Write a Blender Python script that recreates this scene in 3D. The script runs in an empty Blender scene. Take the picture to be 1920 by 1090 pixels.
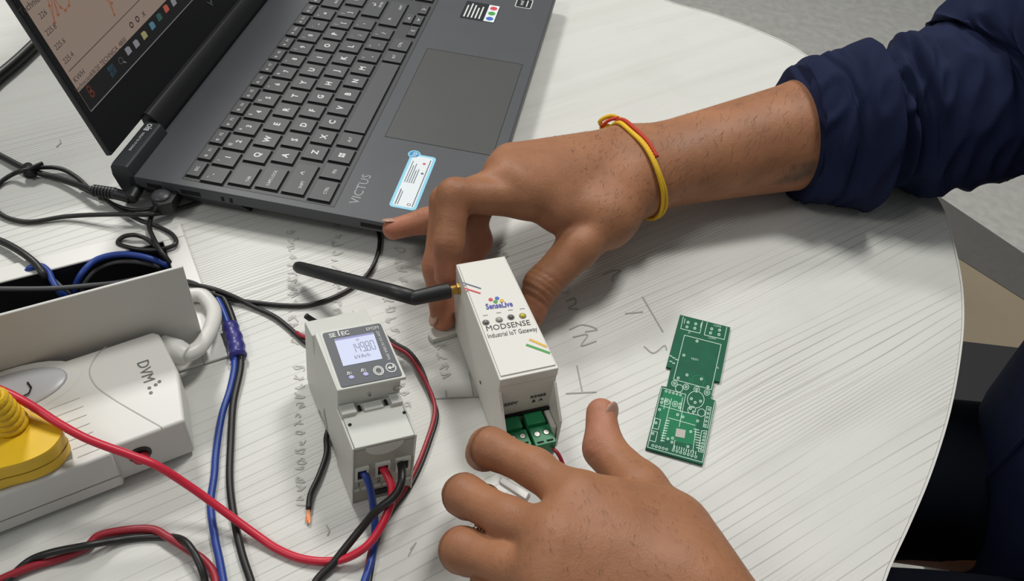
import bpy, bmesh, math, random
import numpy as np
from mathutils import Vector, Matrix
from mathutils.geometry import tessellate_polygon, delaunay_2d_cdt
random.seed(7); rng = np.random.default_rng(7)
C = bpy.context.scene.collection
SC = bpy.context.scene
# ---------------------------------------------------------------- camera
FPX = 1620.0
HC = 0.41828                                        # camera height over the table top (z = 0)
B = np.array([[0.99334162, 0.11520602, 0.0], [0.0838643, -0.72310371, 0.68562949], [0.07898864, -0.68106431, -0.72795068]])
cam = bpy.data.cameras.new('camera'); cam.sensor_fit = 'HORIZONTAL'; cam.sensor_width = 36.0
cam.lens = FPX * 36.0 / 1920.0; cam.clip_start = 0.01
co = bpy.data.objects.new('camera', cam); C.objects.link(co)
M = Matrix.Identity(4)
for i in range(3):
    M[i][0] = B[i, 0]; M[i][1] = -B[i, 1]; M[i][2] = -B[i, 2]
M[2][3] = HC
co.matrix_world = M; SC.camera = co
# ---------------------------------------------------------------- light and exposure
SC.view_settings.view_transform = 'Standard'; SC.view_settings.look = 'None'
SC.view_settings.exposure = 0.0; SC.view_settings.gamma = 1.0
SC.view_settings.use_curve_mapping = False
w = bpy.data.worlds.new('room_light'); SC.world = w; w.use_nodes = True
w.node_tree.nodes['Background'].inputs[0].default_value = (0.93, 0.97, 1.0, 1)
w.node_tree.nodes['Background'].inputs[1].default_value = 0.24
def area(name, loc, target, sx, sy, power, col=(1, 1, 1)):
    l = bpy.data.lights.new(name, 'AREA'); l.shape = 'RECTANGLE'; l.size = sx; l.size_y = sy; l.energy = power; l.color = col
    o = bpy.data.objects.new(name, l); C.objects.link(o); o.location = loc
    d = Vector(target) - Vector(loc); o.rotation_euler = d.to_track_quat('-Z', 'Y').to_euler(); return o
area('ceiling_panel', (-1.1, 2.0, 1.95), (0.0, 0.45, 0), 0.38, 0.38, 30, (1.0, 0.985, 0.95))
area('ceiling_panel', (0.42, 1.25, 1.95), (0.05, 0.5, 0), 0.38, 0.38, 24, (1.0, 0.985, 0.95))
area('ceiling_panel', (-1.3, -0.5, 1.95), (0.0, 0.4, 0), 0.5, 0.5, 9, (1.0, 0.985, 0.95))
# ---------------------------------------------------------------- helpers
def lin(h):
    h = h.lstrip('#'); r = [int(h[i:i+2], 16) / 255 for i in (0, 2, 4)]
    return tuple((c / 12.92 if c <= .04045 else ((c + .055) / 1.055) ** 2.4) for c in r) + (1.0,)
def mat(name, hexc, rough=0.5, metal=0.0, bump=0.0, bscale=400.0, emit=0.0, mottle=0.0, mscale=60.0, alpha=1.0, trans=0.0, spec=0.5, sss=0.0):
    m = bpy.data.materials.new(name); m.use_nodes = True
    nt = m.node_tree; b = nt.nodes['Principled BSDF']; c = lin(hexc)
    b.inputs['Base Color'].default_value = c; b.inputs['Roughness'].default_value = rough; b.inputs['Metallic'].default_value = metal
    b.inputs['Specular IOR Level'].default_value = spec
    if trans: b.inputs['Transmission Weight'].default_value = trans
    if emit:
        b.inputs['Emission Color'].default_value = c; b.inputs['Emission Strength'].default_value = emit
        b.inputs['Base Color'].default_value = (0.01, 0.01, 0.01, 1)
    tc = nt.nodes.new('ShaderNodeTexCoord')
    if mottle:
        n = nt.nodes.new('ShaderNodeTexNoise'); n.inputs['Scale'].default_value = mscale; n.inputs['Detail'].default_value = 4
        nt.links.new(tc.outputs['Object'], n.inputs['Vector'])
        mr = nt.nodes.new('ShaderNodeMapRange'); mr.inputs[1].default_value = .3; mr.inputs[2].default_value = .7
        mr.inputs[3].default_value = 1 - mottle; mr.inputs[4].default_value = 1 + mottle
        nt.links.new(n.outputs['Fac'], mr.inputs[0])
        mx = nt.nodes.new('ShaderNodeMix'); mx.data_type = 'RGBA'; mx.blend_type = 'MULTIPLY'; mx.inputs[0].default_value = 1
        mx.inputs[6].default_value = c; nt.links.new(mr.outputs[0], mx.inputs[7]); nt.links.new(mx.outputs[2], b.inputs['Base Color'])
    if bump:
        n = nt.nodes.new('ShaderNodeTexNoise'); n.inputs['Scale'].default_value = bscale; n.inputs['Detail'].default_value = 3
        nt.links.new(tc.outputs['Object'], n.inputs['Vector'])
        bp = nt.nodes.new('ShaderNodeBump'); bp.inputs['Strength'].default_value = bump; bp.inputs['Distance'].default_value = 0.0006
        nt.links.new(n.outputs['Fac'], bp.inputs['Height']); nt.links.new(bp.outputs['Normal'], b.inputs['Normal'])
    return m
def ray(px, py): return B @ np.array([(px - 960) / FPX, (py - 545) / FPX, 1.0])
def at(px, py, z=0.0):                               # the point at height z (m) seen at a pixel of the photograph
    d = ray(px, py); return np.array([0, 0, HC]) + d * ((z - HC) / d[2])
def J(px, py, zmm): return at(px, py, zmm / 1000.0)
class MB:
    def __init__(s): s.v = []; s.f = []
    def add(s, vs, fs):
        o = len(s.v); s.v += [tuple(map(float, p)) for p in vs]; s.f += [tuple(o + i for i in f) for f in fs]; return s
    def hexa(s, bot, top):                           # eight corners: bottom ring and top ring, both counter-clockwise from above
        return s.add(list(bot) + list(top), [(3, 2, 1, 0), (4, 5, 6, 7)] + [(i, (i + 1) % 4, 4 + (i + 1) % 4, 4 + i) for i in range(4)])
    def box(s, x0, x1, y0, y1, z0, z1, T=None):
        T = T or (lambda a, b, c: (a, b, c))
        return s.hexa([T(x0, y0, z0), T(x1, y0, z0), T(x1, y1, z0), T(x0, y1, z0)], [T(x0, y0, z1), T(x1, y0, z1), T(x1, y1, z1), T(x0, y1, z1)])
    def prism(s, poly, z0, z1, T=None):              # outline extruded, caps tessellated
        T = T or (lambda a, b, c: (a, b, c)); n = len(poly)
        ar = sum(poly[i][0] * poly[(i + 1) % n][1] - poly[(i + 1) % n][0] * poly[i][1] for i in range(n))
        if ar < 0: poly = poly[::-1]
        tris = tessellate_polygon([[Vector((p[0], p[1], 0)) for p in poly]])
        def up(t):
            a, b, c = (poly[i] for i in t); return t if (b[0]-a[0])*(c[1]-a[1]) - (b[1]-a[1])*(c[0]-a[0]) > 0 else t[::-1]
        tris = [up(tuple(t)) for t in tris]
        vs = [T(p[0], p[1], z0) for p in poly] + [T(p[0], p[1], z1) for p in poly]
        fs = [tuple(n + i for i in t) for t in tris] + [tuple(t[::-1]) for t in tris] + [(i, (i + 1) % n, n + (i + 1) % n, n + i) for i in range(n)]
        return s.add(vs, fs)
    def tube(s, pts, r, n=10, closed=False, cap=True):
        pts = [np.array(p, float) for p in pts]; m = len(pts)
        rs = r if hasattr(r, '__len__') else [r] * m
        tg = []
        for i in range(m):
            a = pts[i - 1] if (i or closed) else pts[0]; b = pts[(i + 1) % m] if (i < m - 1 or closed) else pts[-1]
            t = b - a; tg.append(t / (np.linalg.norm(t) + 1e-12))
        up = np.array([0, 0, 1.0]) if abs(tg[0][2]) < .9 else np.array([1.0, 0, 0])
        e = np.cross(tg[0], up); e /= np.linalg.norm(e); vs = []
        for i in range(m):
            e = e - tg[i] * (e @ tg[i]); e /= np.linalg.norm(e); g = np.cross(tg[i], e)
            for k in range(n):
                a = 2 * math.pi * k / n; vs.append(pts[i] + rs[i] * (math.cos(a) * e + math.sin(a) * g))
        fs = []
        for i in range(m if closed else m - 1):
            j = (i + 1) % m
            for k in range(n): fs.append((i * n + k, i * n + (k + 1) % n, j * n + (k + 1) % n, j * n + k))
        if cap and not closed: fs += [tuple(range(n))[::-1], tuple((m - 1) * n + k for k in range(n))]
        return s.add(vs, fs)
    def cyl(s, c, ax, r, h, n=20, r2=None):
        c = np.array(c, float); ax = np.array(ax, float); ax /= np.linalg.norm(ax)
        return s.tube([c, c + ax * h], [r, r if r2 is None else r2], n)
    def dome(s, c, rx, ry, rz, n=16, m=6, ex=(1, 0, 0), ey=(0, 1, 0), ez=(0, 0, 1), full=False):
        c, ex, ey, ez = (np.array(q, float) for q in (c, ex, ey, ez)); vs = []; fs = []
        lo = -math.pi / 2 if full else 0.0
        for j in range(m + 1):
            a = lo + (math.pi / 2 - lo) * j / m
            for k in range(n):
                t = 2 * math.pi * k / n
                vs.append(c + ex * rx * math.cos(a) * math.cos(t) + ey * ry * math.cos(a) * math.sin(t) + ez * rz * math.sin(a))
        for j in range(m):
            for k in range(n): fs.append((j * n + k, j * n + (k + 1) % n, (j + 1) * n + (k + 1) % n, (j + 1) * n + k))
        fs.append(tuple(range(n))[::-1]); return s.add(vs, fs)
    def loft(s, rings, cap0=True, cap1=True):
        n = len(rings[0]); vs = [p for r in rings for p in r]; fs = []
        for i in range(len(rings) - 1):
            for k in range(n): fs.append((i * n + k, i * n + (k + 1) % n, (i + 1) * n + (k + 1) % n, (i + 1) * n + k))
        if cap0: fs.append(tuple(range(n))[::-1])
        if cap1: fs.append(tuple((len(rings) - 1) * n + k for k in range(n)))
        return s.add(vs, fs)
    def ribbon(s, pts, wd, T):                        # flat printed line in the 2D frame of map T
        pts = [np.array(p, float) for p in pts]
        for a, b in zip(pts[:-1], pts[1:]):
            d = b - a; L = np.linalg.norm(d)
            if L < 1e-9: continue
            d /= L; nn = np.array([-d[1], d[0]]) * wd / 2; a = a - d * wd * .3; b = b + d * wd * .3
            q = [a - nn, b - nn, b + nn, a + nn]; zz = np.array([0, 0, 1.5e-6 * (len(s.f) % 24)]); s.add([np.array(T(*p)) + zz for p in q], [(0, 1, 2, 3)])   # each stroke a hair above the last
        return s
    def disc(s, c, r, T, n=18, r_in=0.0):
        o = [(c[0] + r * math.cos(2*math.pi*k/n), c[1] + r * math.sin(2*math.pi*k/n)) for k in range(n)]
        if r_in:
            i_ = [(c[0] + r_in * math.cos(2*math.pi*k/n), c[1] + r_in * math.sin(2*math.pi*k/n)) for k in range(n)]
            return s.add([T(*p) for p in o + i_], [(k, (k+1) % n, n + (k+1) % n, n + k) for k in range(n)])
        return s.add([T(*p) for p in o], [tuple(range(n))])
    def text(s, string, size, T, pos=(0, 0), align='CENTER', sx=1.0, rot=0.0, bold=False):
        v, f = glyphs(string, align, bold); c, sn = math.cos(rot), math.sin(rot)
        vs = [T(pos[0] + size * (x * sx * c - y * sn), pos[1] + size * (x * sx * sn + y * c)) for x, y in v]
        return s.add(vs, f)
    def build(s, name, m, parent=None, smooth=False, bevel=0.0, seg=2, origin=None):
        me = bpy.data.meshes.new(name); v = np.array(s.v, float)
        org = np.zeros(3)
        if parent is not None and origin is None: org = np.array(parent.get('_w', (0, 0, 0)), float)
        if origin is not None: org = np.array(origin, float)
        me.from_pydata((v - org).tolist(), [], s.f); me.update()
        if m is not None: me.materials.append(m)
        if smooth: me.polygons.foreach_set('use_smooth', [True] * len(me.polygons))
        o = bpy.data.objects.new(name, me); C.objects.link(o)
        if parent is not None:
            o.parent = parent; o['_w'] = tuple(org)
        else:
            o.location = org; o['_w'] = tuple(org)
        if bevel:
            bv = o.modifiers.new('bevel', 'BEVEL'); bv.width = bevel; bv.segments = seg; bv.limit_method = 'ANGLE'; bv.angle_limit = math.radians(35)
            if smooth or seg > 1:
                me.polygons.foreach_set('use_smooth', [True] * len(me.polygons))
                wn = o.modifiers.new('wn', 'WEIGHTED_NORMAL'); wn.keep_sharp = True
        return o
_gc = {}
def glyphs(string, align='CENTER', bold=False):
    k = (string, align, bold)
    if k not in _gc:
        cu = bpy.data.curves.new('t', 'FONT'); cu.body = string; cu.size = 1.0; cu.align_x = align; cu.align_y = 'CENTER'; cu.resolution_u = 2
        if bold: cu.offset = 0.03
        o = bpy.data.objects.new('t', cu); C.objects.link(o); dg = bpy.context.evaluated_depsgraph_get(); dg.update()
        me = bpy.data.meshes.new_from_object(o.evaluated_get(dg))
        _gc[k] = ([(p.co.x, p.co.y) for p in me.vertices], [tuple(p.vertices) for p in me.polygons])
        bpy.data.objects.remove(o); bpy.data.curves.remove(cu); bpy.data.meshes.remove(me)
    return _gc[k]
def tag(o, label, cat, group=None, kind=None):
    o['label'] = label; o['category'] = cat
    if group: o['group'] = group
    if kind: o['kind'] = kind
    return o
def empty(name, loc, label, cat, group=None):
    o = bpy.data.objects.new(name, None); o.empty_display_size = 0.02; C.objects.link(o); o.location = loc; o['_w'] = tuple(float(c) for c in loc)
    return tag(o, label, cat, group)
def spline(P, sub=8, closed=False):
    P = [np.array(p, float) for p in P]; n = len(P); out = []
    rngs = range(n) if closed else range(n - 1)
    for i in rngs:
        p1, p2 = P[i], P[(i + 1) % n]
        p0 = P[i - 1] if (i or closed) else 2 * p1 - p2
        p3 = P[(i + 2) % n] if (i < n - 2 or closed) else 2 * p2 - p1
        d = max(np.linalg.norm(p2 - p1), 1e-9) ** .5; a = max(np.linalg.norm(p1 - p0), 1e-9) ** .5; c = max(np.linalg.norm(p3 - p2), 1e-9) ** .5
        m1 = d * ((p1 - p0) / a - (p2 - p0) / (a + d) + (p2 - p1) / d); m2 = d * ((p2 - p1) / d - (p3 - p1) / (d + c) + (p3 - p2) / c)
        for k in range(sub):
            t = k / sub; out.append((2*t**3-3*t*t+1)*p1 + (t**3-2*t*t+t)*m1 + (-2*t**3+3*t*t)*p2 + (t**3-t*t)*m2)
    if not closed: out.append(P[-1])
    return out
def wire(px, r, sub=7): return spline([J(*p) for p in px], sub), r
def cable(name, label, cat, m, px, r, n=10, group=None, parent=None, sub=7):
    p, _ = wire(px, r, sub); o = MB().tube(p, r, n).build(name, m, parent, smooth=True)
    if parent is None: tag(o, label, cat, group)
    elif label: o['label'] = label
    return o
# ---------------------------------------------------------------- materials
def wood_white():
    m = bpy.data.materials.new('white_grained_laminate'); m.use_nodes = True; nt = m.node_tree; b = nt.nodes['Principled BSDF']
    b.inputs['Roughness'].default_value = 0.42; b.inputs['Specular IOR Level'].default_value = 0.35
    tc = nt.nodes.new('ShaderNodeTexCoord'); mp = nt.nodes.new('ShaderNodeMapping')
    ang = math.atan2(139, 184)
    mp.inputs['Rotation'].default_value = (0, 0, -ang); nt.links.new(tc.outputs['Object'], mp.inputs['Vector'])
    wob = nt.nodes.new('ShaderNodeTexNoise'); wob.inputs['Scale'].default_value = 6; nt.links.new(mp.outputs[0], wob.inputs['Vector'])
    ad = nt.nodes.new('ShaderNodeVectorMath'); ad.operation = 'MULTIPLY_ADD'
    nt.links.new(wob.outputs['Color'], ad.inputs[0]); ad.inputs[1].default_value = (0, 0.007, 0); nt.links.new(mp.outputs[0], ad.inputs[2])
    def streak(sx, sy, lo, hi):
        mm = nt.nodes.new('ShaderNodeMapping'); mm.inputs['Scale'].default_value = (sx, sy, 1); nt.links.new(ad.outputs[0], mm.inputs['Vector'])
        n = nt.nodes.new('ShaderNodeTexNoise'); n.inputs['Scale'].default_value = 1.0; n.inputs['Detail'].default_value = 2; nt.links.new(mm.outputs[0], n.inputs['Vector'])
        r = nt.nodes.new('ShaderNodeMapRange'); r.inputs[1].default_value = lo; r.inputs[2].default_value = hi; nt.links.new(n.outputs['Fac'], r.inputs[0]); return r.outputs[0]
    def math_(op, a, b_=None, c_=None):
        m_ = nt.nodes.new('ShaderNodeMath'); m_.operation = op
        for k_, q_ in enumerate((a, b_, c_)):
            if q_ is None: continue
            if isinstance(q_, (int, float)): m_.inputs[k_].default_value = q_
            else: nt.links.new(q_, m_.inputs[k_])
        return m_.outputs[0]
    sepm = nt.nodes.new('ShaderNodeSeparateXYZ'); nt.links.new(mp.outputs[0], sepm.inputs[0])
    def lines(K, nx, ny, A, wd):                       # thin grain lines, K per metre, spacing varied by a stretched noise
        mm = nt.nodes.new('ShaderNodeMapping'); mm.inputs['Scale'].default_value = (nx, ny, 1); nt.links.new(mp.outputs[0], mm.inputs['Vector'])
        n = nt.nodes.new('ShaderNodeTexNoise'); n.inputs['Scale'].default_value = 1.0; n.inputs['Detail'].default_value = 2; nt.links.new(mm.outputs[0], n.inputs['Vector'])
        v = math_('MULTIPLY_ADD', sepm.outputs[1], K, math_('MULTIPLY', n.outputs['Fac'], A))
        d = math_('ABSOLUTE', math_('SUBTRACT', math_('FRACT', v), .5))
        r = nt.nodes.new('ShaderNodeMapRange'); r.inputs[1].default_value = wd; r.inputs[2].default_value = wd * .3; nt.links.new(d, r.inputs[0]); return r.outputs[0]
    f1 = lines(150, 2.5, 14, 3.2, .085); f3 = lines(430, 4, 30, 4.0, .16); f2 = streak(2.5, 60, .45, .7); pat = streak(5, 22, .36, .66); pat2 = streak(4, 10, .46, .66)
    sep = nt.nodes.new('ShaderNodeSeparateXYZ'); nt.links.new(tc.outputs['Object'], sep.inputs[0])
    far = nt.nodes.new('ShaderNodeMapRange'); far.inputs[1].default_value = .02; far.inputs[2].default_value = .22; far.inputs[3].default_value = 1; far.inputs[4].default_value = .08; nt.links.new(sep.outputs[1], far.inputs[0])
    def mul(a, b_):
        m_ = nt.nodes.new('ShaderNodeMath'); m_.operation = 'MULTIPLY'; nt.links.new(a, m_.inputs[0]); nt.links.new(b_, m_.inputs[1]); return m_
    q1 = mul(f1, pat); q3 = mul(f3, pat2); mxx = nt.nodes.new('ShaderNodeMath'); mxx.operation = 'MAXIMUM'; nt.links.new(q1.outputs[0], mxx.inputs[0]); nt.links.new(q3.outputs[0], mxx.inputs[1])
    mu = mul(mxx.outputs[0], far.outputs[0])
    smg = nt.nodes.new('ShaderNodeTexNoise'); smg.inputs['Scale'].default_value = 14; smg.inputs['Detail'].default_value = 5; nt.links.new(tc.outputs['Object'], smg.inputs['Vector'])
    sm = nt.nodes.new('ShaderNodeMapRange'); sm.inputs[1].default_value = .5; sm.inputs[2].default_value = .75; sm.inputs[4].default_value = .25; nt.links.new(smg.outputs['Fac'], sm.inputs[0])
    def mix(a, bcol, fac, k):
        x = nt.nodes.new('ShaderNodeMix'); x.data_type = 'RGBA'
        s = nt.nodes.new('ShaderNodeMath'); s.operation = 'MULTIPLY'; s.inputs[1].default_value = k; nt.links.new(fac, s.inputs[0]); nt.links.new(s.outputs[0], x.inputs[0])
        if isinstance(a, tuple): x.inputs[6].default_value = a
        else: nt.links.new(a, x.inputs[6])
        x.inputs[7].default_value = bcol; return x.outputs[2]
    c = mix(lin('d2d2cc'), lin('c5c5be'), f2, .5); c = mix(c, lin('8a8780'), mu.outputs[0], .58); c = mix(c, lin('a9a8a2'), sm.outputs[0], .6)
    nt.links.new(c, b.inputs['Base Color'])
    bp = nt.nodes.new('ShaderNodeBump'); bp.inputs['Strength'].default_value = .25; bp.inputs['Distance'].default_value = .0004; bp.invert = True
    nt.links.new(mu.outputs[0], bp.inputs['Height']); nt.links.new(bp.outputs[0], b.inputs['Normal'])
    return m
def skin_mat():
    m = bpy.data.materials.new('brown_skin'); m.use_nodes = True; nt = m.node_tree; b = nt.nodes['Principled BSDF']
    b.inputs['Roughness'].default_value = 0.52; b.inputs['Specular IOR Level'].default_value = 0.32
    b.inputs['Subsurface Weight'].default_value = 0.12; b.inputs['Subsurface Radius'].default_value = (0.008, 0.003, 0.0015); b.inputs['Subsurface Scale'].default_value = 0.35
    tc = nt.nodes.new('ShaderNodeTexCoord'); at_ = nt.nodes.new('ShaderNodeVertexColor'); at_.layer_name = 'tone'
    n = nt.nodes.new('ShaderNodeTexNoise'); n.inputs['Scale'].default_value = 38; n.inputs['Detail'].default_value = 6; n.inputs['Roughness'].default_value = .6; nt.links.new(tc.outputs['Object'], n.inputs['Vector'])
    mr = nt.nodes.new('ShaderNodeMapRange'); mr.inputs[1].default_value = .3; mr.inputs[2].default_value = .7; mr.inputs[3].default_value = .84; mr.inputs[4].default_value = 1.13; nt.links.new(n.outputs['Fac'], mr.inputs[0])
    x = nt.nodes.new('ShaderNodeMix'); x.data_type = 'RGBA'; x.blend_type = 'MULTIPLY'; x.inputs[0].default_value = 1
    nt.links.new(at_.outputs['Color'], x.inputs[6]); nt.links.new(mr.outputs[0], x.inputs[7]); nt.links.new(x.outputs[2], b.inputs['Base Color'])
    v = nt.nodes.new('ShaderNodeTexVoronoi'); v.inputs['Scale'].default_value = 900; nt.links.new(tc.outputs['Object'], v.inputs['Vector'])
    n2 = nt.nodes.new('ShaderNodeTexNoise'); n2.inputs['Scale'].default_value = 260; n2.inputs['Detail'].default_value = 4; nt.links.new(tc.outputs['Object'], n2.inputs['Vector'])
    a = nt.nodes.new('ShaderNodeMath'); a.operation = 'MULTIPLY_ADD'; a.inputs[1].default_value = .35; nt.links.new(v.outputs['Distance'], a.inputs[0]); nt.links.new(n2.outputs['Fac'], a.inputs[2])
    bp = nt.nodes.new('ShaderNodeBump'); bp.inputs['Strength'].default_value = .35; bp.inputs['Distance'].default_value = .0006
    nt.links.new(a.outputs[0], bp.inputs['Height']); nt.links.new(bp.outputs[0], b.inputs['Normal'])
    return m
TABLE = wood_white(); SKIN = skin_mat()
BAND = mat('edge_band', 'cfcec8', .45)
LAP = mat('laptop_body', '47494d', .48, bump=.05, bscale=2500, mottle=.04, mscale=30)
LAPD = mat('laptop_dark', '2b2d31', .5); KEYM = mat('keycap', '47484a', .5); KEYS = mat('key_side', '0d0d0e', .6); KEYBED = mat('keyboard_well', '3d3e40', .5)
LEG = mat('legend_grey', 'd4d5d4', .6); BLK = mat('black_plastic', '17181a', .45); BEZ = mat('bezel_black', '131417', .35)
PAD = mat('touchpad', '484947', .42, mottle=.05, mscale=20); PADL = mat('touchpad_gap', '1b1c1e', .5); DARKHOLE = mat('dark_hole', '050505', .8)
SCRN = mat('screen_page', '9c887b', emit=.60); SCRL = mat('screen_line_orange', 'a05a38', emit=.6); SCRT = mat('screen_text', '3a3030', emit=.5)
TASK = mat('screen_taskbar', '161416', emit=.4); SRED = mat('screen_red', 'b85a48', emit=.6); SBLU = mat('screen_blue', '4f8094', emit=.6); SYEL = mat('screen_yellow', 'a09a6a', emit=.6); SGRY = mat('screen_grey', '8d8d93', emit=.6); SGRN = mat('screen_green', '2f5a52', emit=.6)
CAB = mat('cable_black', '1c1b19', .42, bump=.05); CABB = mat('cable_blue', '23408f', .4); CABR = mat('cable_red', 'c8213a', .38); CABR2 = mat('cable_dark_red', '96202e', .42); COP = mat('copper', 'b87048', .35, .8)
TAPE = mat('purple_tape', '34307a', .35, mottle=.15, mscale=150); WPL = mat('white_plastic', 'd6d5cf', .38); GPL = mat('grey_white_plastic', 'c9cac2', .42, mottle=.02, mscale=60)
WALLG = mat('white_painted_metal', 'c9c8c2', .4); WELLB = mat('well_black', '121318', .75, mottle=.4, mscale=40)
YEL = mat('yellow_plastic', 'e2b820', .4, mottle=.05, mscale=60); YELD = mat('yellow_seam', '8a6d10', .5); GSOCK = mat('socket_grey', '8f8d86', .5); SWG = mat('switch_grey', 'bdbec0', .35); REDB = mat('red_button', 'c02038', .4)
INK = mat('print_dark', '3c3c3c', .6); INKW = mat('print_white', 'd8d8d4', .6); PANEL = mat('meter_panel', '4a4e54', .45); LCD = mat('lcd_backlight', 'd5dcf6', emit=.92); LCDP = mat('lcd_edge', '9a96cc', emit=.8); LCDT = mat('lcd_segment', '7a7f98', emit=.6); LEDV = mat('led_violet', 'c8c4f4', emit=.85)
MGREY = mat('meter_recess', 'a9a99c', .5); GW = mat('gateway_white', 'dcdad2', .45, bump=.1, bscale=900); GWI = mat('gateway_inner', 'c4c1b6', .5)
LOGR = mat('logo_red', 'cf4048', .5); LOGB = mat('logo_blue', '3c66b8', .5); LOGG = mat('logo_green', '3f9a3f', .5); LOGY = mat('logo_yellow', 'dcae3a', .5); TXB = mat('text_blue', '4a4ea0', .5)
GOLD = mat('brass', 'b9924e', .3, .9); STEEL = mat('steel', 'b5b3ac', .3, .9); TERM = mat('terminal_green', '248a58', .42); TERMD = mat('terminal_dark', '15502f', .5)
PCB = mat('board_green', '0d5a40', .6, mottle=.12, mscale=110, spec=.25); PCBL = mat('board_trace', '14774f', .6, spec=.25); SILK = mat('silkscreen', 'b9d6c2', .5); PADT = mat('tinned_pad', 'b4b0a8', .6)
NAVY = mat('navy_cotton', '1a213c', .85, bump=.35, bscale=1500, mottle=.08, mscale=80, spec=.15); TROU = mat('black_trousers', '10131c', .9, spec=.1)
NAIL = mat('fingernail', 'b48e7c', .3); THY = mat('yellow_thread', 'e0b420', .7, bump=.4, bscale=1500); THR = mat('red_thread', 'c03a22', .7, bump=.4, bscale=1500); HAIR = mat('dark_hair', '1c120d', .7)
PENC = mat('pencil_graphite', 'b9b8b2', .6); PENC2 = mat('pencil_dark', 'a3a29c', .6)
STK_B = mat('sticker_blue', '8fd0e8', .4); STK_W = mat('sticker_white', 'dfe6ea', .4); STK_H = mat('sticker_logo', '2f8fc0', .4); STK_K = mat('sticker_black', '1a1d20', .4); STK_T = mat('sticker_text', '5a666c', .5)
FLOOR = mat('grey_carpet', 'bab9b3', .95, mottle=.10, mscale=42, bump=.6, bscale=160, spec=.05); FLOORD = mat('dark_strip', '5e5c58', .8, mottle=.05); FLOORB = mat('beige_floor', '93866f', .7, mottle=.07, mscale=6)
CHB = mat('chair_black', '1b1b1d', .6); CHW = mat('chair_white_tube', 'd4d3cc', .35)
# ================================================================ the setting and the table
MB().box(-4, 5, -4, 5, -.76, -.74).build('floor', FLOOR)['kind'] = 'structure'
WPAINT = mat('wall_paint', 'c8c6c0', .8)
MB().box(-4, 5, 5, 5.1, -.74, 2.0).build('wall_back', WPAINT)['kind'] = 'structure'
MB().box(5, 5.1, -4, 5.1, -.74, 2.0).build('wall_right', WPAINT)['kind'] = 'structure'
fl = [at(1700, 330, -.739), at(1960, 505, -.739), at(1960, 590, -.739), at(1700, 425, -.739)]
def slab(pts, z0, z1): return MB().prism([(p[0], p[1]) for p in pts], z0, z1)
o = slab([fl[0], fl[1], fl[2], fl[3]], -.7398, -.736).build('dark_floor_band', FLOORD); o['kind'] = 'structure'  # thin dark grey slab across the floor
o = slab([fl[3], fl[2], at(1960, 700, -.739), at(1700, 700, -.739)], -.7398, -.7375).build('trim_2', FLOORB); o['kind'] = 'structure'
edge_px = [(1245, 0), (1340, 28), (1430, 62), (1497, 95), (1640, 220), (1762, 385), (1785, 455), (1800, 530), (1803, 600), (1795, 680), (1775, 780), (1740, 890), (1700, 985), (1663, 1065)]
outl = [at(x, y)[:2] for x, y in edge_px] + [np.array(p) for p in [(.10, .03), (-.06, -.06), (-.35, -.10), (-.68, .05), (-.90, .34), (-.90, .62), (-.76, .84), (-.48, .96), (-.18, .955), (.03, .90)]]
outl = [np.array([p[0], p[1], 0]) for p in outl]
outl = [(p[0], p[1]) for p in spline(outl, 6, True)]
wa = np.array([.8497, .5277]); wb = np.array([.5277, -.8497]); WC = np.array([-.2310, .4200])        # cable well axes and its back right corner
def wp(a, b): p = WC - wa * a + wb * b; return (p[0], p[1])
hole = [wp(.014, .014), wp(.30, .014), wp(.30, .110), wp(.014, .110)]
tr = empty('table', (0, .45, 0), 'large round-ended white wood-grain table carrying the laptop and wiring', 'table')
def area2(P): return sum(P[i][0]*P[(i+1) % len(P)][1] - P[(i+1) % len(P)][0]*P[i][1] for i in range(len(P)))
if area2(outl) < 0: outl = outl[::-1]
if area2(hole) > 0: hole = hole[::-1]
N1, N2 = len(outl), len(hole); allp = outl + hole
tris = tessellate_polygon([[Vector((*p, 0)) for p in outl], [Vector((*p, 0)) for p in hole]])
def upt(t):
    a, b, c = (allp[i] for i in t); return tuple(t) if (b[0]-a[0])*(c[1]-a[1]) - (b[1]-a[1])*(c[0]-a[0]) > 0 else tuple(t)[::-1]
tris = [upt(t) for t in tris]; TH = .025; NN = N1 + N2
mb = MB(); mb.add([(*p, 0) for p in allp] + [(*p, -TH) for p in allp],
    tris + [tuple(NN + i for i in t[::-1]) for t in tris] + [(N1 + (i + 1) % N2, N1 + i, NN + N1 + i, NN + N1 + (i + 1) % N2)[::-1] for i in range(N2)] + [(NN + i, NN + (i + 1) % N1, (i + 1) % N1, i) for i in range(N1)])
mb.build('tabletop', TABLE, tr)
def off(P, d):
    out = []
    for i in range(len(P)):
        a = np.array(P[i - 1]); b = np.array(P[(i + 1) % len(P)]); t = b - a; t /= np.linalg.norm(t); out.append(np.array(P[i]) + d * np.array([t[1], -t[0]]))
    return out
rin, rout = off(outl, .0002), off(outl, .0016)
rings = [[(*p, z) for p in R_] for R_, z in ((rin, -TH), (rout, -TH), (rout, .0003), (rin, .0003))]
MB().loft(rings + [rings[0]], False, False).build('edge_band', BAND, tr)
MB().cyl((-.28, .45, -.715), (0, 0, 1), .045, .69, 24).build('pedestal', CHB, tr, smooth=True, bevel=.002)
MB().cyl((-.28, .45, -.74), (0, 0, 1), .30, .022, 40).build('pedestal_base', CHB, tr, bevel=.004)
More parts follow.
